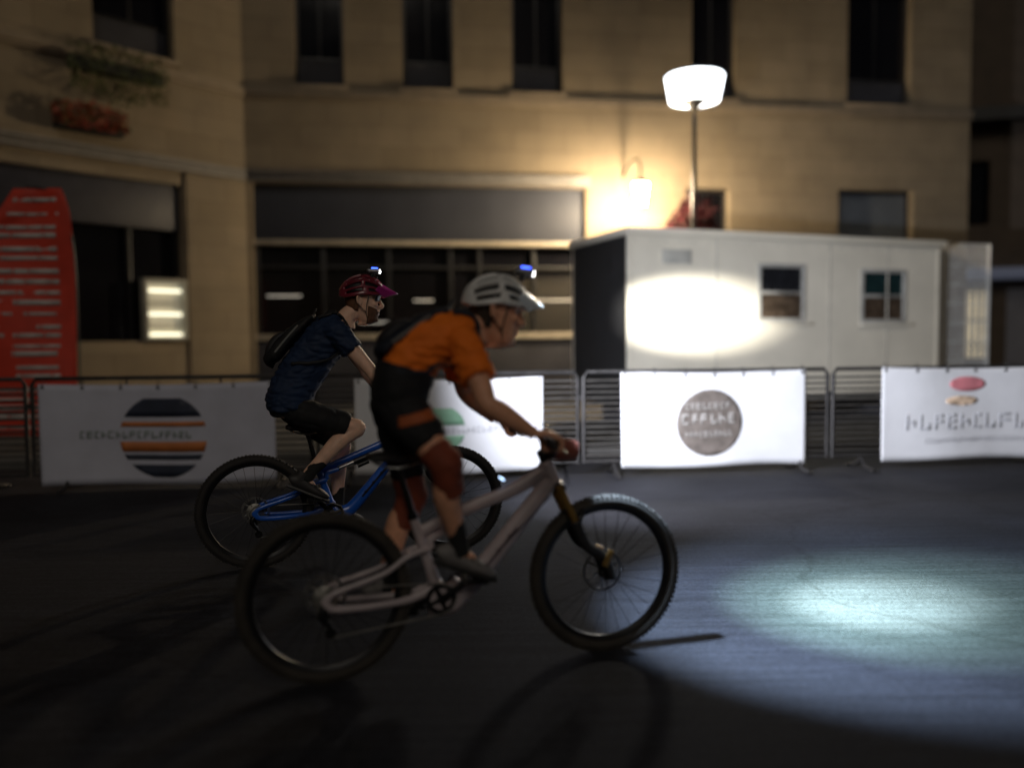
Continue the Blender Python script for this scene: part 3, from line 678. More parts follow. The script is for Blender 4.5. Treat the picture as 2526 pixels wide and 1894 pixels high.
        g = G(); g.tube([q+V((.02, -s*.05, -.01)), q+V((.12, -s*.12, .035)), q+V((.13, -s*.24, -.06)), ht0+V((.06, s*.02, .0)), ht0+V((-.02, s*.034, -.04)), (.15, s*.04, .56)], .0024, 6, sub=6); g.build('brake_cable', black_pl, b)
    # drivetrain (right side = -y)
    g = G(); tr_ = []
    for k in range(64):
        a = 2*math.pi*k/64; tr_.append((.068+(.0025 if k % 2 else -.0025), a))
    g.loft([[BB+V((r*math.cos(a), -.052+yy, r*math.sin(a))) for r, a in tr_] for yy in (-.002, .002)], caps=False)
    for yy in (-.002, .002):
        g.loft([[BB+V((r*math.cos(a), -.052+yy, r*math.sin(a))) for r, a in tr_], [BB+V((.048*math.cos(a), -.052+yy, .048*math.sin(a))) for r, a in tr_]], caps=False)
    for k in range(4):
        a = k*math.pi/2+.4; g.tube([BB+V((0, -.055, 0)), BB+V((.052*math.cos(a), -.052, .052*math.sin(a)))], [.014, .008], 8, flat=.003, up=(0, 1, 0))
    g.build('chainring', black_metal, b)
    g = G()
    for k in range(9):
        r = .022+.0036*k*1.1; yy = -.045+.0042*k
        g.rev([(r, -.001), (r+.002, 0), (r, .001), (.012, .001), (.012, -.001)], c=(RA.x, yy, RA.z), axis='y', n=36)
    g.build('cassette', steel, b)
    g = G(); ds = RA+V((-.02, -.05, -.055)); g.tube([RA+V((-.005, -.074, -.02)), ds+V((0, -.025, 0)), ds+V((.035, -.005, -.055))], [.012, .016, .01], 10, sub=3)
    for q in (ds+V((.012, .006, -.012)), ds+V((.04, .006, -.085))): g.rev([(.005, -.004), (.024, -.004), (.024, .004), (.005, .004)], c=q, axis='y', n=20)
    g.box(ds+V((.028, .012, -.05)), (.012, .003, .09), 0, Mx.Rotation(R(-22), 4, 'Y')); g.build('derailleur', black_metal, b)
    g = G(); y = -.047
    g.tube([BB+V((0, -.052, .069)), (-.4, y-.002, .412), RA+V((0, y, .042)), RA+V((-.042, y, 0)), ds+V((-.01, .006, -.005)), ds+V((.035, .006, -.035)), ds+V((.018, .006, -.09)), ds+V((.04, .006, -.109)), BB+V((0, -.052, -.069)), BB+V((.048, -.052, -.048)), BB+V((.069, -.052, 0)), BB+V((.048, -.052, .048))], .0042, 6, closed=True, flat=.003, up=(0, 1, 0)); g.build('chain', steel, b)
    ca = R(crank_ang); peds = {}
    for s, a in ((-1, ca), (1, ca+math.pi)):
        e = BB+V((.17*math.cos(a), s*.085, .17*math.sin(a)))
        g = G(); g.tube([BB+V((0, s*.062, 0)), BB+V((.05*math.cos(a), s*.078, .05*math.sin(a))), e], [.018, .016, .013], 12, sub=4, flat=[.013, .009, .009], up=(0, 1, 0)); cr = g.build('crank', black_metal, b)
        pc = e+V((0, s*.065, 0)); peds[s] = pc
        g = G(); g.cyl(e, pc+V((0, s*.045, 0)), .008, 10); M = Mx.Rotation(R(8), 4, 'Y')
        for xx in (-.046, .046): g.box(pc+V((xx, 0, 0)), (.012, .096, .014), 0, M)
        for yy in (-.045, 0, .045): g.box(pc+V((0, yy, 0)), (.09, .010, .013), 0, M)
        for xx in (-.046, .046):
            for yy in (-.04, 0, .04): g.box(pc+V((xx, yy, .009)), (.004, .004, .006))
        g.build('pedal', black_metal, b)
    return b, peds

# ================================================================ people
def ik(h, a, l1, l2, out):
    """knee / elbow position between h and a, bent towards direction out"""
    h, a = V(h), V(a); d = a-h; L = min(d.length, (l1+l2)*.999); x = (l1*l1-l2*l2+L*L)/(2*L); hh = math.sqrt(max(0, l1*l1-x*x))
    u = d.normalized(); o = V(out); o = (o-u*o.dot(u)).normalized(); return h+u*x+o*hh
def hand(g, wr, gc, s, fr=.0092):
    """right hand s=-1: palm over the grip, four curled fingers, thumb under it"""
    wr, gc = V(wr), V(gc); kn = gc+V((.012, s*-.0, .036))
    g.tube([wr, wr.lerp(kn, .35)+V((0, 0, .006)), wr.lerp(kn, .7)+V((0, 0, .008)), kn], [.021, .018, .016, .013], 14, sub=4, flat=[.028, .036, .043, .043], up=(0, 1, 0))
    for k, ln in enumerate((.92, 1.0, .95, .8)):
        y = (1.5-k)*.0222*(-s)          # index finger is nearest the stem
        pts = [];
        for a, rr in ((88, .034), (52, .036), (12, .034), (-30, .031), (-75, .028), (-118, .026)):
            aa = R(88+(a-88)*ln); pts.append((gc.x+rr*math.cos(aa), gc.y+y, gc.z+rr*math.sin(aa)))
        g.tube(pts, [fr*1.1, fr*1.02, fr*1.06, fr*.95, fr*.9, fr*.72], 10, sub=3); g.ell(pts[0], fr*1.18); g.ell(pts[-1], fr*.72)
    i = -s
    tp = [wr.lerp(gc, .4)+V((0, i*.022, .0)), gc+V((-.03, i*.042, .010)), gc+V((-.024, i*.052, -.018)), gc+V((-.002, i*.05, -.032)), gc+V((.02, i*.044, -.030))]
    g.tube(tp, [.017, .0145, .0125, .011, .0085], 10, sub=3); g.ell(tp[-1], .0085)
def headG(g, M, sc_=1.06):
    """a face looking along +x; origin at the ear"""
    lv = ((-.150, .030, -.02, .028), (-.132, .078, -.012, .036), (-.122, .096, -.02, .044), (-.105, .103, -.035, .052), (-.085, .101, -.052, .058), (-.06, .100, -.070, .063), (-.03, .0985, -.086, .068), (0, .096, -.095, .0715), (.022, .091, -.100, .073), (.036, .0935, -.101, .0745), (.055, .1, -.102, .076), (.085, .094, -.098, .076), (.108, .078, -.086, .069), (.126, .05, -.062, .053), (.138, .015, -.03, .03))
    rings = []
    for z, fx, bx, w_ in lv:
        cx, rx = (fx+bx)/2, (fx-bx)/2; ring = []
        for j in range(28):
            a = 2*math.pi*j/28; c_, s_ = math.cos(a), math.sin(a); p = 2.35
            q = (abs(c_)**p+abs(s_)**p)**(-1/p); ring.append(M @ (V((cx+rx*c_*q, w_*s_*q, z))*sc_))
        rings.append(ring)
    g.loft(rings)
    T = lambda *p: M @ (V(p)*sc_)
    g.tube([T(.092, 0, .04), T(.101, 0, .02), T(.116, 0, -.006), T(.126, 0, -.022), T(.112, 0, -.034), T(.092, 0, -.038)], [.008, .009, .0115, .0125, .012, .008], 12, sub=4)
    for s in (-1, 1):
        g.ell(T(.109, s*.0125, -.028), .0095); g.tube([T(.094, s*.012, .043), T(.094, s*.034, .047), T(.076, s*.06, .038)], [.009, .009, .008], 8, sub=3)
        g.ell(T(.078, s*.048, -.012), (.02, .016, .018)); g.tube([T(-.01, s*.071, .012), T(-.022, s*.085, .03), T(-.032, s*.092, .018), T(-.028, s*.09, -.012), T(-.008, s*.077, -.036)], [.006, .008, .009, .009, .008], 8, sub=4)
        g.ell(T(-.016, s*.074, -.004), (.016, .009, .026))
    g.tube([T(.09, -.026, -.062), T(.104, -.012, -.056), T(.108, 0, -.058), T(.104, .012, -.056), T(.09, .026, -.062)], [.005, .0065, .006, .0065, .005], 8, sub=3)
    g.tube([T(.088, -.024, -.068), T(.102, -.01, -.073), T(.105, 0, -.074), T(.102, .01, -.073), T(.088, .024, -.068)], [.005, .0075, .008, .0075, .005], 8, sub=3)
    g.ell(T(.09, 0, -.112), (.018, .022, .016))
def helmet(parent, M, shell_m, visor_m, pad_m, sc_=1.06, name='helmet', visor=(.165, 5), lamp_col=(1, 1, 1), lampon=4, lampx=.06):
    """vented half shell with a visor, straps and a lamp on top"""
    T = lambda *p: M @ (V(p)*sc_)
    ax, ay, az = .142, .104, .112; c0 = V((-.004, 0, .052))
    def sh(u, v):
        a = R(-98+196*u); b_ = R(6+168*v)
        p = V((ax*math.cos(b_), ay*math.sin(b_)*math.sin(a), az*math.sin(b_)*math.cos(a)))
        if p.x < 0: p.z -= .030*min(1, -p.x/.1)*(1-max(0, math.cos(a))*.6); p.x *= 1.02
        rib = .006*math.cos(a*7)*math.sin(b_)**2
        p += p.normalized()*rib
        return T(*(c0+p))
    NU, NV = 44, 30
    def keep(i, j):
        col = (i-2)//4 if 2 <= i < 42 else -1; k = (i-2) % 4
        if col < 0 or k in (0, 3) and col % 2 == 0 or k == 0: return True
        lo, hi = (5, 12) if col % 2 == 0 else (7, 14)
        if lo <= j < hi or 15+(col % 2) <= j < 23+(col % 2): return False
        return True
    g = G(); g.grid(sh, NU, NV, keep=keep)
    me = g.mesh('t'); bm = bmesh.new(); bm.from_mesh(me); bmesh.ops.remove_doubles(bm, verts=bm.verts, dist=1e-5); bmesh.ops.recalc_face_normals(bm, faces=bm.faces); bm.to_mesh(me); bm.free()
    h = link(name, me, shell_m, parent, ang=50); md = h.modifiers.new('s', 'SOLIDIFY'); md.thickness = .018; md.offset = -1; md = h.modifiers.new('u', 'SUBSURF'); md.levels = md.render_levels = 1
    g = G(); g.ell(T(*(c0+V((0, 0, .0)))), (1, 1, 1), nu=4, nv=3); g = G()
    vs = [[T(*(c0+V((.124*math.cos(b_), .091*math.sin(b_)*math.sin(a), .102*math.sin(b_)*math.cos(a)-.010)))) for b_ in [R(4+172*k/20) for k in range(21)]] for a in [R(-88+176*k/16) for k in range(17)]]
    g.add([p for r in vs for p in r], [(i*21+j, i*21+j+1, (i+1)*21+j+1, (i+1)*21+j) for i in range(16) for j in range(20)])
    g.build('helmet_liner', pad_m, h, solid=.004)
    L_, drop = visor
    def vs_(u, v):
        y = -1+2*u; x = .070+.045*(1-abs(y)**2)+v*L_*.62*(1-.42*y*y); return T(x, y*.084*(1-.30*v), .108-.022*y*y-.012*abs(y)**3-v*drop*.01+.012*math.cos(y*9)*(1-v)*.4)
    g = G(); g.grid(vs_, 24, 10); g.build('visor', visor_m, h, solid=.006)
    for s in (-1, 1):
        g = G(); g.tube([T(.045, s*.079, .05), T(.03, s*.0835, 0), T(.028, s*.068, -.075), T(.045, s*.03, -.128), T(.052, 0, -.137)], .008, 8, sub=4, flat=.002, up=(1, 0, .2))
        g.tube([T(-.06, s*.075, .03), T(-.02, s*.088, -.028), T(.028, s*.070, -.07)], .008, 8, sub=4, flat=.002, up=(1, 0, .5)); g.build('chin_strap', black_pl, h)
    lp = T(lampx, 0, .192); X = (M.to_3x3() @ V((1, 0, 0))).normalized(); Z = (M.to_3x3() @ V((0, 0, 1))).normalized()
    g = G(); g.cyl(T(lampx-.015, 0, .155), T(lampx-.005, 0, .186), .014, 12); g.tube([T(-.02, 0, .163), T(.04, 0, .17), T(.085, 0, .155)], .012, 8, sub=3, flat=.003, up=Z); g.build('lamp_mount', black_pl, h)
    g = G(); g.tube([lp-X*.048, lp-X*.04, lp+X*.02, lp+X*.034], [.008, .014, .0185, .019], 14, flat=[.01, .02, .026, .026], up=(0, 1, 0)); g.build('helmet_lamp', pm('lamp_body', (.32, .32, .34), .35, .5), h, bevel=0)
    g = G()
    for s in (-1, 1): g.tube([lp+X*.0345+V((0, s*.011, 0)), lp+X*.038+V((0, s*.011, 0))], [.0105, .0095], 14)
    g.ell(lp+X*.036, (.006, .018, .013)); g.build('lamp_lens', pm('lens_on_%g' % lampon, lamp_col, .3, emit=lampon, var=.01), h)
    g = G(); g.tube([lp-X*.02+Z*.019, lp+X*.022+Z*.0215], .005, 8); g.build('lamp_indicator', pm('blue_led', (.04, .10, 1), .4, emit=5, var=.01), h)
    return h, lp+X*.05
def rot_head(ear, pitch, yaw): return Mx.Translation(ear) @ Mx.Rotation(R(yaw), 4, 'Z') @ Mx.Rotation(R(pitch), 4, 'Y')
def torso(g, st, inf=0, n=24):
    """st: (x, z, half depth, half width) up the spine"""
    P = cat(st, 5); K = len(P); rings = []
    for i in range(K):
        a, b_ = P[max(i-1, 0)], P[min(i+1, K-1)]; t = V((b_[0]-a[0], 0, b_[1]-a[1])).normalized(); nn = V((-t.z, 0, t.x))
        ring = []
        for j in range(n):
            q = 2*math.pi*j/n; c_, s_ = math.cos(q), math.sin(q); p = 2.5; k = (abs(c_)**p+abs(s_)**p)**(-1/p)
            ring.append(V((P[i][0], 0, P[i][1]))+nn*(c_*k*(P[i][2]+inf))+V((0, s_*k*(P[i][3]+inf), 0)))
        rings.append(ring)
    g.loft(rings)
def shoe(parent, ankle, ball, m, sole_m, s):
    """shoe from ankle to ball of the foot resting on the pedal"""
    a, b_ = V(ankle), V(ball); f = V((b_.x-a.x, 0, 0)); d = (b_-a).normalized()
    fwd = (V((d.x, 0, d.z))-V((0, 0, -1))*0).normalized()
    # sole direction: ball towards heel, 13 cm behind
    ang = math.atan2(a.z-b_.z, b_.x-a.x)-R(38); u = V((math.cos(-ang), 0, math.sin(-ang))); up = V((-u.z, 0, u.x))
    heel = b_-u*.165; toe = b_+u*.085
    g = G()
    pts = [(heel-u*.018+up*.03, .03, .026), (heel+up*.045, .042, .034), (heel+u*.06+up*.05, .046, .036), (heel+u*.12+up*.04, .036, .042), (b_+up*.034, .03, .047), (b_+u*.05+up*.028, .024, .04), (toe+up*.022, .012, .02)]
    g.tube([p[0] for p in pts], [p[1] for p in pts], 14, sub=4, flat=[p[2] for p in pts], up=(0, 1, 0))
    g.tube([heel+u*.03+up*.05, a+V((0, 0, .035))], [.042, .044], 14, flat=[.036, .04], up=(0, 1, 0))
    sh = vox(g, 'shoe', m, parent, .006, 4)
    g = G(); pts = [(heel-u*.03, .02), (heel, .033), (heel+u*.08, .033), (b_, .047), (b_+u*.05, .04), (toe+u*.012, .014)]
    g.tube([p[0]+up*.004 for p in pts], .012, 12, sub=4, flat=[p[1] for p in pts], up=(0, 1, 0)); g.build('sole', sole_m, sh)
    g = G()
    for k in range(3): q = heel+u*(.085+.032*k)+up*(.086-.008*k); g.tube([q+V((0, -.04, -.02)), q, q+V((0, .04, -.02))], .006, 6, sub=3, flat=.003, up=(1, 0, 0))
    g.build('laces', sole_m, sh)
    return u
def rider(label, bike, peds, P):
    t = thing('person', label, 'person', bike.location, bike.rotation_euler.z)
    T_ = P['torso']; gb = G(); torso(gb, T_)
    M = P['head']; nb_, ear = V(P['neck']), M.translation
    hd = M @ V((-.015, 0, -.045)); gb.tube([nb_-V((.02, 0, .05)), nb_+V((.0, 0, .02)), hd], [.075, .062, .058], 16, sub=4); headG(gb, M)
    J = {}
    for s in (-1, 1):
        sh, el, wr, gc = P['shoulder'][s], P['elbow'][s], P['wrist'][s], P['grip'][s]
        sh, el, wr = V(sh), V(el), V(wr); q = sh.lerp(el, .5)
        gb.tube([sh+V((-.03, -s*.05, .0)), sh, sh.lerp(el, .35), sh.lerp(el, .75), el, el.lerp(wr, .28), el.lerp(wr, .7), wr], [.07, .062, .055, .047, .042, .047, .035, .026], 14, sub=5)
        hand(gb, wr, gc, s)
        hip = V(P['hip'][s]); an = V(P['ankle'][s]); kn = V(P['knee'][s]) if P['knee'].get(s) else ik(hip, an, .44, .43, (1, s*.12, .3)); J[s] = (hip, kn, an)
        ax = (an-kn).normalized(); back = V((-abs(ax.z), 0, ax.x*1.0)).normalized() if True else 0
        back = V((ax.z, 0, -ax.x)); back = back if back.x < 0 or abs(back.x) < .1 else -back
        gb.tube([hip+V((.0, -s*.02, .02)), hip.lerp(kn, .25), hip.lerp(kn, .6), hip.lerp(kn, .88), kn, kn.lerp(an, .15)+back*.008, kn.lerp(an, .36)+back*.018, kn.lerp(an, .7)+back*.006, an.lerp(kn, .06), an+V((.012, 0, -.04))], [.092, .09, .074, .058, .056, .051, .057, .042, .034, .036], 16, sub=5)
        gb.ell(kn+(hip-kn).normalized()*.0+V((.014, 0, .004)), .042)
        ball = V(P['ball'][s]); gb.tube([an+V((0, 0, -.03)), an.lerp(ball, .5)+V((0, 0, .015)), ball+V((0, 0, .03))], [.034, .034, .025], 12, sub=3)
    body = vox(gb, 'body', P['skin'], t, .0048, 5)
    # jersey: torso and sleeves
    g = G(); jb = [tuple(a+(b_-a)*.35 for a, b_ in zip(T_[0], T_[1]))]+T_[1:-1] if 'waist' not in P else [tuple(a+(b_-a)*.35 for a, b_ in zip(T_[1], T_[2]))]+T_[2:-1]
    torso(g, jb+[(T_[-1][0]-.004, T_[-1][1]-.012, T_[-1][2]*1.0, T_[-1][3])], .014 if 'waist' in P else .019)
    for s in (-1, 1):
        sh, el = V(P['shoulder'][s]), V(P['elbow'][s])
        g.tube([sh+V((-.03, -s*.06, 0)), sh, sh.lerp(el, .35), sh.lerp(el, P['sleeve'])], [.082, .078, .077, .077], 16, sub=5)
    vox(g, 'jersey', P['jersey'], t, .007, 3, fold=.013, fscale=P.get('fs', (8, 9, 20)), seed=3)
    # shorts
    g = G(); torso(g, [T_[0], T_[1], tuple(a+(b_-a)*P.get('waist', .45) for a, b_ in zip(T_[1], T_[2]))], .026 if 'waist' in P else .010)
    for s in (-1, 1):
        hip, kn, an = J[s]; k1 = kn+(hip-kn).normalized()*P['hem']
        g.tube([hip+V((-.02, -s*.03, .03)), hip.lerp(kn, .2), hip.lerp(kn, .55), hip.lerp(k1, .85), k1], [.100, .103, .093, .085, .083], 16, sub=5)
    vox(g, 'shorts', P['shorts'], t, .008, 4, fold=.009, fscale=(9, 8, 9), seed=9)
    for s in (-1, 1):
        hip, kn, an = J[s]
        g = G(); g.tube([an.lerp(kn, .34), an.lerp(kn, .15), an+V((.006, 0, -.02))], [.043, .041, .042], 14, sub=3); vox(g, 'sock', P['sock'], t, .006, 2)
        shoe(t, an, P['ball'][s], P['shoe'], P['sole'], s)
        if P.get('pad'):
            g = G(); g.tube([kn+(hip-kn)*.24, kn+(hip-kn)*.1, kn, kn+(an-kn)*.12, kn+(an-kn)*.34], [.072, .070, .069, .066, .062], 16, sub=5); g.ell(kn+V((.03, 0, .0)), (.045, .05, .07)); vox(g, 'knee_pad', P['pad'], t, .007, 4, fold=.004, seed=1)
    # head details
    h, lp = helmet(t, M, *P['helmet'][:3], visor=P['helmet'][3], lampon=P['helmet'][4], lampx=P['helmet'][5])
    K = lambda *p: M @ (V(p)*1.06)
    for s in (-1, 1):
        g = G(); g.ell(K(.083, s*.031, .018), .0118); e = g.build('eye', pm('eye_white', (.6, .58, .55), .2), t)
        G().ell(K(.0928, s*.031, .018), (.003, .005, .005)).build('iris', pm('iris', (.03, .02, .015), .2), e)
        g = G(); g.tube([K(.1, s*.014, .043), K(.1, s*.034, .049), K(.083, s*.056, .044)], [.004, .005, .003], 8, sub=3); g.build('eyebrow', P['hair'], t)
    g = G()
    def hr(u, v):
        a = R(95+170*u); r = .079+.003*noise.noise((u*30, v*9, 2)); z = .05-.115*v; k = 1-.22*v*v
        return K(-.014+.092*k*math.cos(a)*1.02, (r-.001)*k*math.sin(a), z)
    g.grid(hr, 30, 10); g.build('hair', P['hair'], t, solid=.006)
    if P.get('beard'):
        g = G()
        bt = BVHTree.FromPolygons([v.co for v in body.data.vertices], [list(p.vertices) for p in body.data.polygons])
        def bd(u, v):
            a = R(-84+168*u); z = -.03-.105*v-.022*math.cos(a)**2*(1-v)
            c_ = K(.03, 0, -.05); o_ = K(.03+.2*math.cos(a), .2*math.sin(a), z-.05*v)
            h_ = bt.ray_cast(o_, (K(.03, 0, z)-o_).normalized(), .4); p = h_[0] if h_[0] else K(.08*math.cos(a), .06*math.sin(a), z)
            return p+(o_-c_).normalized()*(.0012+.0022*abs(noise.noise((u*60, v*30, 5))))
        g.grid(bd, 60, 22, keep=lambda i, j: not (25 <= i < 35 and 3 <= j < 7) and not (j < 3 and 20 < i < 40 and j != 2)); g.build('beard', P['hair'], t)
    if P.get('glasses'):
        g = G()
        def gl(u, v):
            y = -1+2*u; return K(.114-.034*y*y-.006*v, y*.068, .04-.038*v*(1-.55*math.exp(-(y*6)**2))+.004*(1-y*y))
        g.grid(gl, 24, 6); gg = g.build('glasses', pm('lens_smoke', (.03, .03, .035), .08, spec=.7), t, solid=.002)
        for s in (-1, 1):
            g = G(); g.tube([K(.08, s*.068, .036), K(.04, s*.08, .034), K(-.02, s*.081, .02)], .0025, 6, sub=3); g.build('temple', black_pl, gg)
    return t, lp, h
def backpack(label, loc, rz, back, m, panel_m, shoulder, wide, thick, person):
    """back: (x, z) line of the wearer's back from bottom to top"""
    t = thing('backpack', label, 'backpack', loc, rz)
    b0, b1 = V((back[0][0], 0, back[0][1])), V((back[1][0], 0, back[1][1])); u = (b1-b0).normalized(); nn = V((-u.z, 0, u.x)); L = (b1-b0).length
    g = G(); pts = []
    for k, th, w_ in ((-.02, .02, .05), (.06, .85, .8), (.25, 1.0, 1), (.5, .92, 1), (.75, .68, .92), (.93, .42, .75), (1.02, .1, .3)):
        pts.append((b0+u*(L*k)+nn*(thick*th*.55), thick*th*.55, wide*w_))
    g.tube([p[0] for p in pts], [p[1] for p in pts], 20, sub=5, flat=[p[2] for p in pts], up=(0, 1, 0)); vox(g, 'main_bag', m, t, .008, 3, fold=.006, fscale=(12, 10, 12), seed=5)
    g = G(); pts = [(b0+u*(L*k)+nn*(thick*th), q, wide*w_) for k, th, q, w_ in ((.08, .75, .012, .5), (.16, .95, .025, .72), (.32, 1.05, .03, .75), (.46, .98, .022, .7), (.52, .85, .01, .6))]
    g.tube([p[0] for p in pts], [p[1] for p in pts], 16, sub=5, flat=[p[2] for p in pts], up=(0, 1, 0)); pk = vox(g, 'front_pocket', panel_m, t, .007, 3)
    g = G(); g.tube([b0+u*(L*.54)+nn*(thick*.9)+V((0, y, 0)) for y in (-wide*.7, -wide*.3, 0, wide*.3, wide*.7)], .004, 6, sub=3); g.build('zip', pm('zip_grey', (.10, .10, .10), .35), t)
    for s in (-1, 1):
        g = G(); g.tube([b0+u*(L*k)+nn*(thick*q)+V((0, s*wide*w_, 0)) for k, q, w_ in ((.2, .6, 1.0), (.5, .6, 1.0), (.72, .55, .95))], .006, 6, sub=3, flat=.003, up=(0, 1, 0)); g.build('compression_strap', pm('reflective_grey', (.20, .20, .19), .35), t)
        jo = [c for c in person.children if c.name.startswith('jersey')][0]
        jt = BVHTree.FromPolygons([v.co for v in jo.data.vertices], [list(p.vertices) for p in jo.data.polygons])
        pts = [V((p[0], s*p[1], p[2])) for p in cat(shoulder, 8)]; ctr = []
        for p in pts: q, n_, _, _ = jt.find_nearest(p); ctr.append((q, n_))
        g = G(); vs = []; K_ = len(ctr)
        for k, (q, n_) in enumerate(ctr):
            tg = (ctr[min(k+1, K_-1)][0]-ctr[max(k-1, 0)][0]); sd = tg.cross(n_)
            sd = sd.normalized() if sd.length > 1e-6 else V((0, 1, 0)); wd = .026 if k < K_*.55 else .010
            vs += [q+n_*.008+sd*wd, q+n_*.010, q+n_*.008-sd*wd]
        g.add(vs, [(3*k+a, 3*k+a+1, 3*k+a+4, 3*k+a+3) for k in range(K_-1) for a in (0, 1)]); g.build('shoulder_strap', m, t, solid=.008, ang=0)
    g = G(); g.tube([b1+nn*.02+V((0, -.03, 0)), b1+u*.04+nn*.03, b1+nn*.02+V((0, .03, 0))], .006, 8, sub=4); g.build('grab_loop', m, t)
    return t

blueM = pm('frame_blue', (.012, .10, .50), .3, var=.1, scale=9, coat=.4); mauveM = pm('frame_pale_mauve', (.42, .36, .38), .4, var=.16, scale=7, coat=.2)
gold = pm('gold_stanchion', (.55, .33, .10), .3, .8, scale=15); forkM = pm('fork_dark', (.03, .03, .034), .4, .2); tyre2 = pm('dusty_tyre', (.032, .027, .022), .85, var=.4, scale=10, bump=.2, bscale=180)
# --- rider in blue (farther)
LB, HB = (-1.055, 5.348, 0), R(15.9)
bikeB, pedB = bicycle('bright blue full suspension mountain bike under the rider in navy', LB, HB, blueM, forkM, black_metal, blueM, black_metal, (.315, .34, 1.03), 135, 1.0, rubber, .035, .915)
def ball(p, up=.02): return (p.x+.0, p.y, p.z+up)
torsoB = [(-.425, .985, .10, .145), (-.418, 1.09, .125, .172), (-.36, 1.22, .128, .160), (-.272, 1.36, .125, .165), (-.172, 1.49, .118, .182), (-.10, 1.57, .088, .165), (-.06, 1.612, .062, .085)]
pB = dict(torso=torsoB, neck=(-.035, 0, 1.61), head=rot_head((.068, -.0, 1.735), 5, -5), skin=skin,
    shoulder={-1: (-.115, -.178, 1.53), 1: (-.08, .178, 1.535)}, elbow={-1: (.085, -.265, 1.285), 1: (.09, .27, 1.29)}, wrist={-1: (.24, -.335, 1.08), 1: (.24, .335, 1.08)}, grip={-1: (.313, -.34, 1.03), 1: (.313, .34, 1.03)},
    hip={-1: (-.411, -.09, 1.035), 1: (-.411, .09, 1.035)}, knee={-1: (.01, -.115, .90)}, ankle={-1: (-.335, -.145, .60), 1: (-.115, .145, .335)}, ball={-1: ball(pedB[-1]), 1: ball(pedB[1])},
    sleeve=.50, hem=.065, jersey=pm('jersey_navy', (.006, .020, .060), .75, var=.2, scale=5, bump=.1, bscale=400), shorts=pm('shorts_black', (.006, .006, .007), .8, var=.2, bump=.1, bscale=300), sock=pm('sock_black', (.012, .012, .012), .9),
    shoe=pm('shoe_dark', (.03, .028, .028), .6), sole=pm('sole_grey', (.1, .1, .1), .7), hair=pm('ginger_hair', (.13, .055, .025), .7, var=.4, scale=40, bump=.6, bscale=220), beard=1, glasses=1,
    helmet=(pm('helmet_maroon', (.19, .018, .035), .35, var=.15, coat=.3), pm('visor_magenta', (.30, .02, .16), .25, coat=.5), black_pl, (.165, 4.5), 30, .06))
perB, lampB, helB = rider('person in a navy short sleeved jersey and maroon helmet riding the blue bike', bikeB, pedB, pB)
backpack('small black backpack worn by the rider in navy', LB, HB, ((-.505, 1.30), (-.235, 1.63)), pm('pack_black', (.012, .012, .013), .7, bump=.15, bscale=120), pm('pack_grey', (.03, .03, .032), .6), ((-.22, .09, 1.62), (-.13, .10, 1.67), (-.03, .105, 1.62), (-.0, .12, 1.5), (-.08, .15, 1.40), (-.22, .182, 1.34), (-.40, .17, 1.33)), .125, .10, perB)
# --- rider in orange (nearer)
LN, HN = (-.189, 3.571, 0), R(15.2)
bikeN, pedN = bicycle('pale mauve electric mountain bike with gold fork legs under the rider in orange', LN, HN, mauveM, forkM, gold, mauveM, black_metal, (.275, .345, 1.035), 38, 1.22, tyre2, .02, .97)
torsoN = [(-.318, 1.165, .09, .145), (-.312, 1.255, .10, .166), (-.278, 1.36, .102, .160), (-.205, 1.442, .105, .165), (-.108, 1.480, .103, .182), (-.03, 1.505, .080, .165), (.02, 1.52, .06, .085)]
pN = dict(torso=torsoN, neck=(.03, 0, 1.515), head=rot_head((.12, 0, 1.59), 10, -3), skin=skin_tan,
    shoulder={-1: (-.06, -.185, 1.45), 1: (-.035, .185, 1.45)}, elbow={-1: (.005, -.33, 1.21), 1: (.05, .34, 1.22)}, wrist={-1: (.20, -.345, 1.08), 1: (.20, .345, 1.08)}, grip={-1: (.273, -.345, 1.035), 1: (.273, .345, 1.035)},
    hip={-1: (-.322, -.09, 1.195), 1: (-.322, .09, 1.195)}, waist=.95, knee={-1: (-.16, -.25, .962)}, ankle={-1: (-.085, -.15, .575), 1: (-.38, .15, .355)}, ball={-1: ball(pedN[-1]), 1: ball(pedN[1])},
    sleeve=.6, hem=.10, jersey=pm('jersey_orange', (.98, .20, .010), .75, var=.1, scale=5, bump=.1, bscale=400), shorts=pm('shorts_charcoal', (.008, .008, .010), .8, var=.25, bump=.1, bscale=300), sock=pm('sock_black', (.012, .012, .012), .9),
    shoe=pm('shoe_stone', (.16, .15, .15), .6, var=.3, scale=14), sole=pm('sole_black', (.02, .02, .02), .7), hair=pm('brown_hair', (.04, .025, .015), .7, var=.3, scale=40, bump=.6, bscale=220), pad=pm('pad_rust', (.22, .045, .02), .8, var=.2, scale=12, bump=.2, bscale=150),
    helmet=(pm('helmet_white', (.78, .78, .77), .4, var=.12, coat=.2), pm('visor_white', (.62, .68, .74), .3, coat=.3), black_pl, (.14, 5), 14, .10))
perN, lampN, helN = rider('person in an orange jersey and white helmet leaning over the nearest bike', bikeN, pedN, pN)
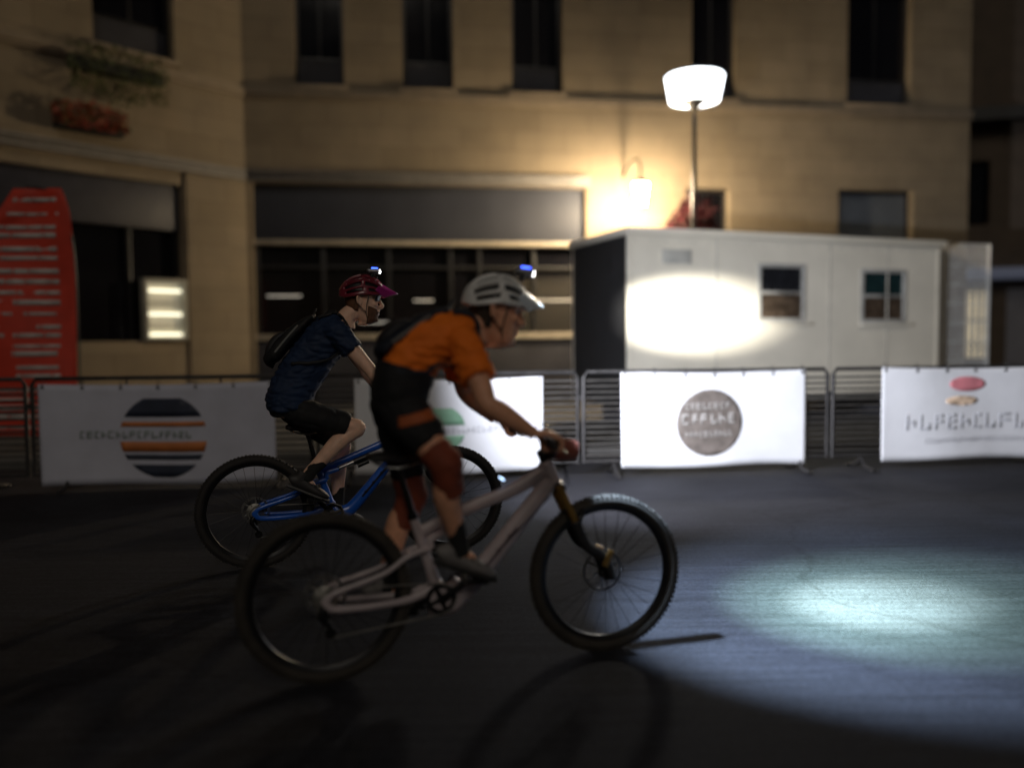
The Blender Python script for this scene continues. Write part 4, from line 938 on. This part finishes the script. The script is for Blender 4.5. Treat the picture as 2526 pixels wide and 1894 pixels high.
backpack('flat dark blue hydration pack on the back of the rider in orange', LN, HN, ((-.385, 1.38), (-.08, 1.60)), pm('pack_navy', (.012, .016, .028), .7, bump=.15, bscale=120), pm('pack_dark', (.02, .02, .025), .6), ((-.09, .10, 1.60), (.0, .115, 1.59), (.045, .125, 1.50), (.0, .15, 1.395), (-.12, .17, 1.345), (-.25, .178, 1.335), (-.40, .165, 1.345)), .125, .08, perN)
# orange side stripe on the shorts
hip, kn = V((-.435, -.09, 1.205)), V((-.165, -.20, .955))
sh_o = [c for c in perN.children if c.name.startswith('shorts')][0]
bv = BVHTree.FromPolygons([v.co for v in sh_o.data.vertices], [list(p.vertices) for p in sh_o.data.polygons])
def onto(u, v):
    x, z = -.345+.15*u, 1.135+.035*u+.045*(v-.5); h_ = bv.ray_cast(V((x, -1, z)), V((0, 1, 0)))[0]
    return (h_+V((0, -.004, 0))) if h_ else V((x, -.2, z))
g = G(); g.grid(onto, 16, 5); g.build('pocket_stripe', pm('stripe_rust', (.40, .09, .02), .7), sh_o, solid=.003)
G().box((.136, -.03, .849), (.03, .006, .008), 0, Mx.Rotation(R(35), 4, 'Y')).build('display_light', pm('led_white_blue', (.5, .7, 1), .4, emit=3, var=.01), bikeN, bevel=.002)
# bag at the bars of the near bike
g = G(); g.tube([(.36, 0, .97), (.43, 0, .965), (.50, 0, .955)], [.045, .055, .045], 14, sub=4, flat=[.05, .065, .055], up=(0, 1, 0)); hb = vox(g, 'handlebar_bag', pm('bag_rust', (.20, .05, .03), .8, var=.2, bump=.2), bikeN, .006, 4)

# ================================================================ the riders' lamps
bpy.context.view_layer.update()
MN, MB_ = perN.matrix_world, perB.matrix_world
pn, pb = MN @ lampN, MB_ @ lampB
def oval(o, a, b_): o.scale = (a, b_, 1)
oval(spot('helmet_beam', pn, (2.0, 4.37, 0), 8000, 20, 1, (.74, 1, .88), helN, .02), 1.15, 1)
oval(spot('helmet_beam', pn, (2.0, 4.34, 0), 4200, 40, 1, (.60, 1, .80), helN, .02), 1.1, .9)
spot('helmet_spill', pn, (1.80, 4.25, 0), 1450, 70, .6, (.56, .75, 1), helN, .04)
oval(spot('helmet_beam', pb, (2.62, 12.1, 1.82), 12000, 15, 1, (1, .96, .86), helB, .015), 1.25, .72)
spot('helmet_spill', pb, (2.6, 8.9, .95), 2500, 88, 1, (.86, .90, 1), helB, .015)
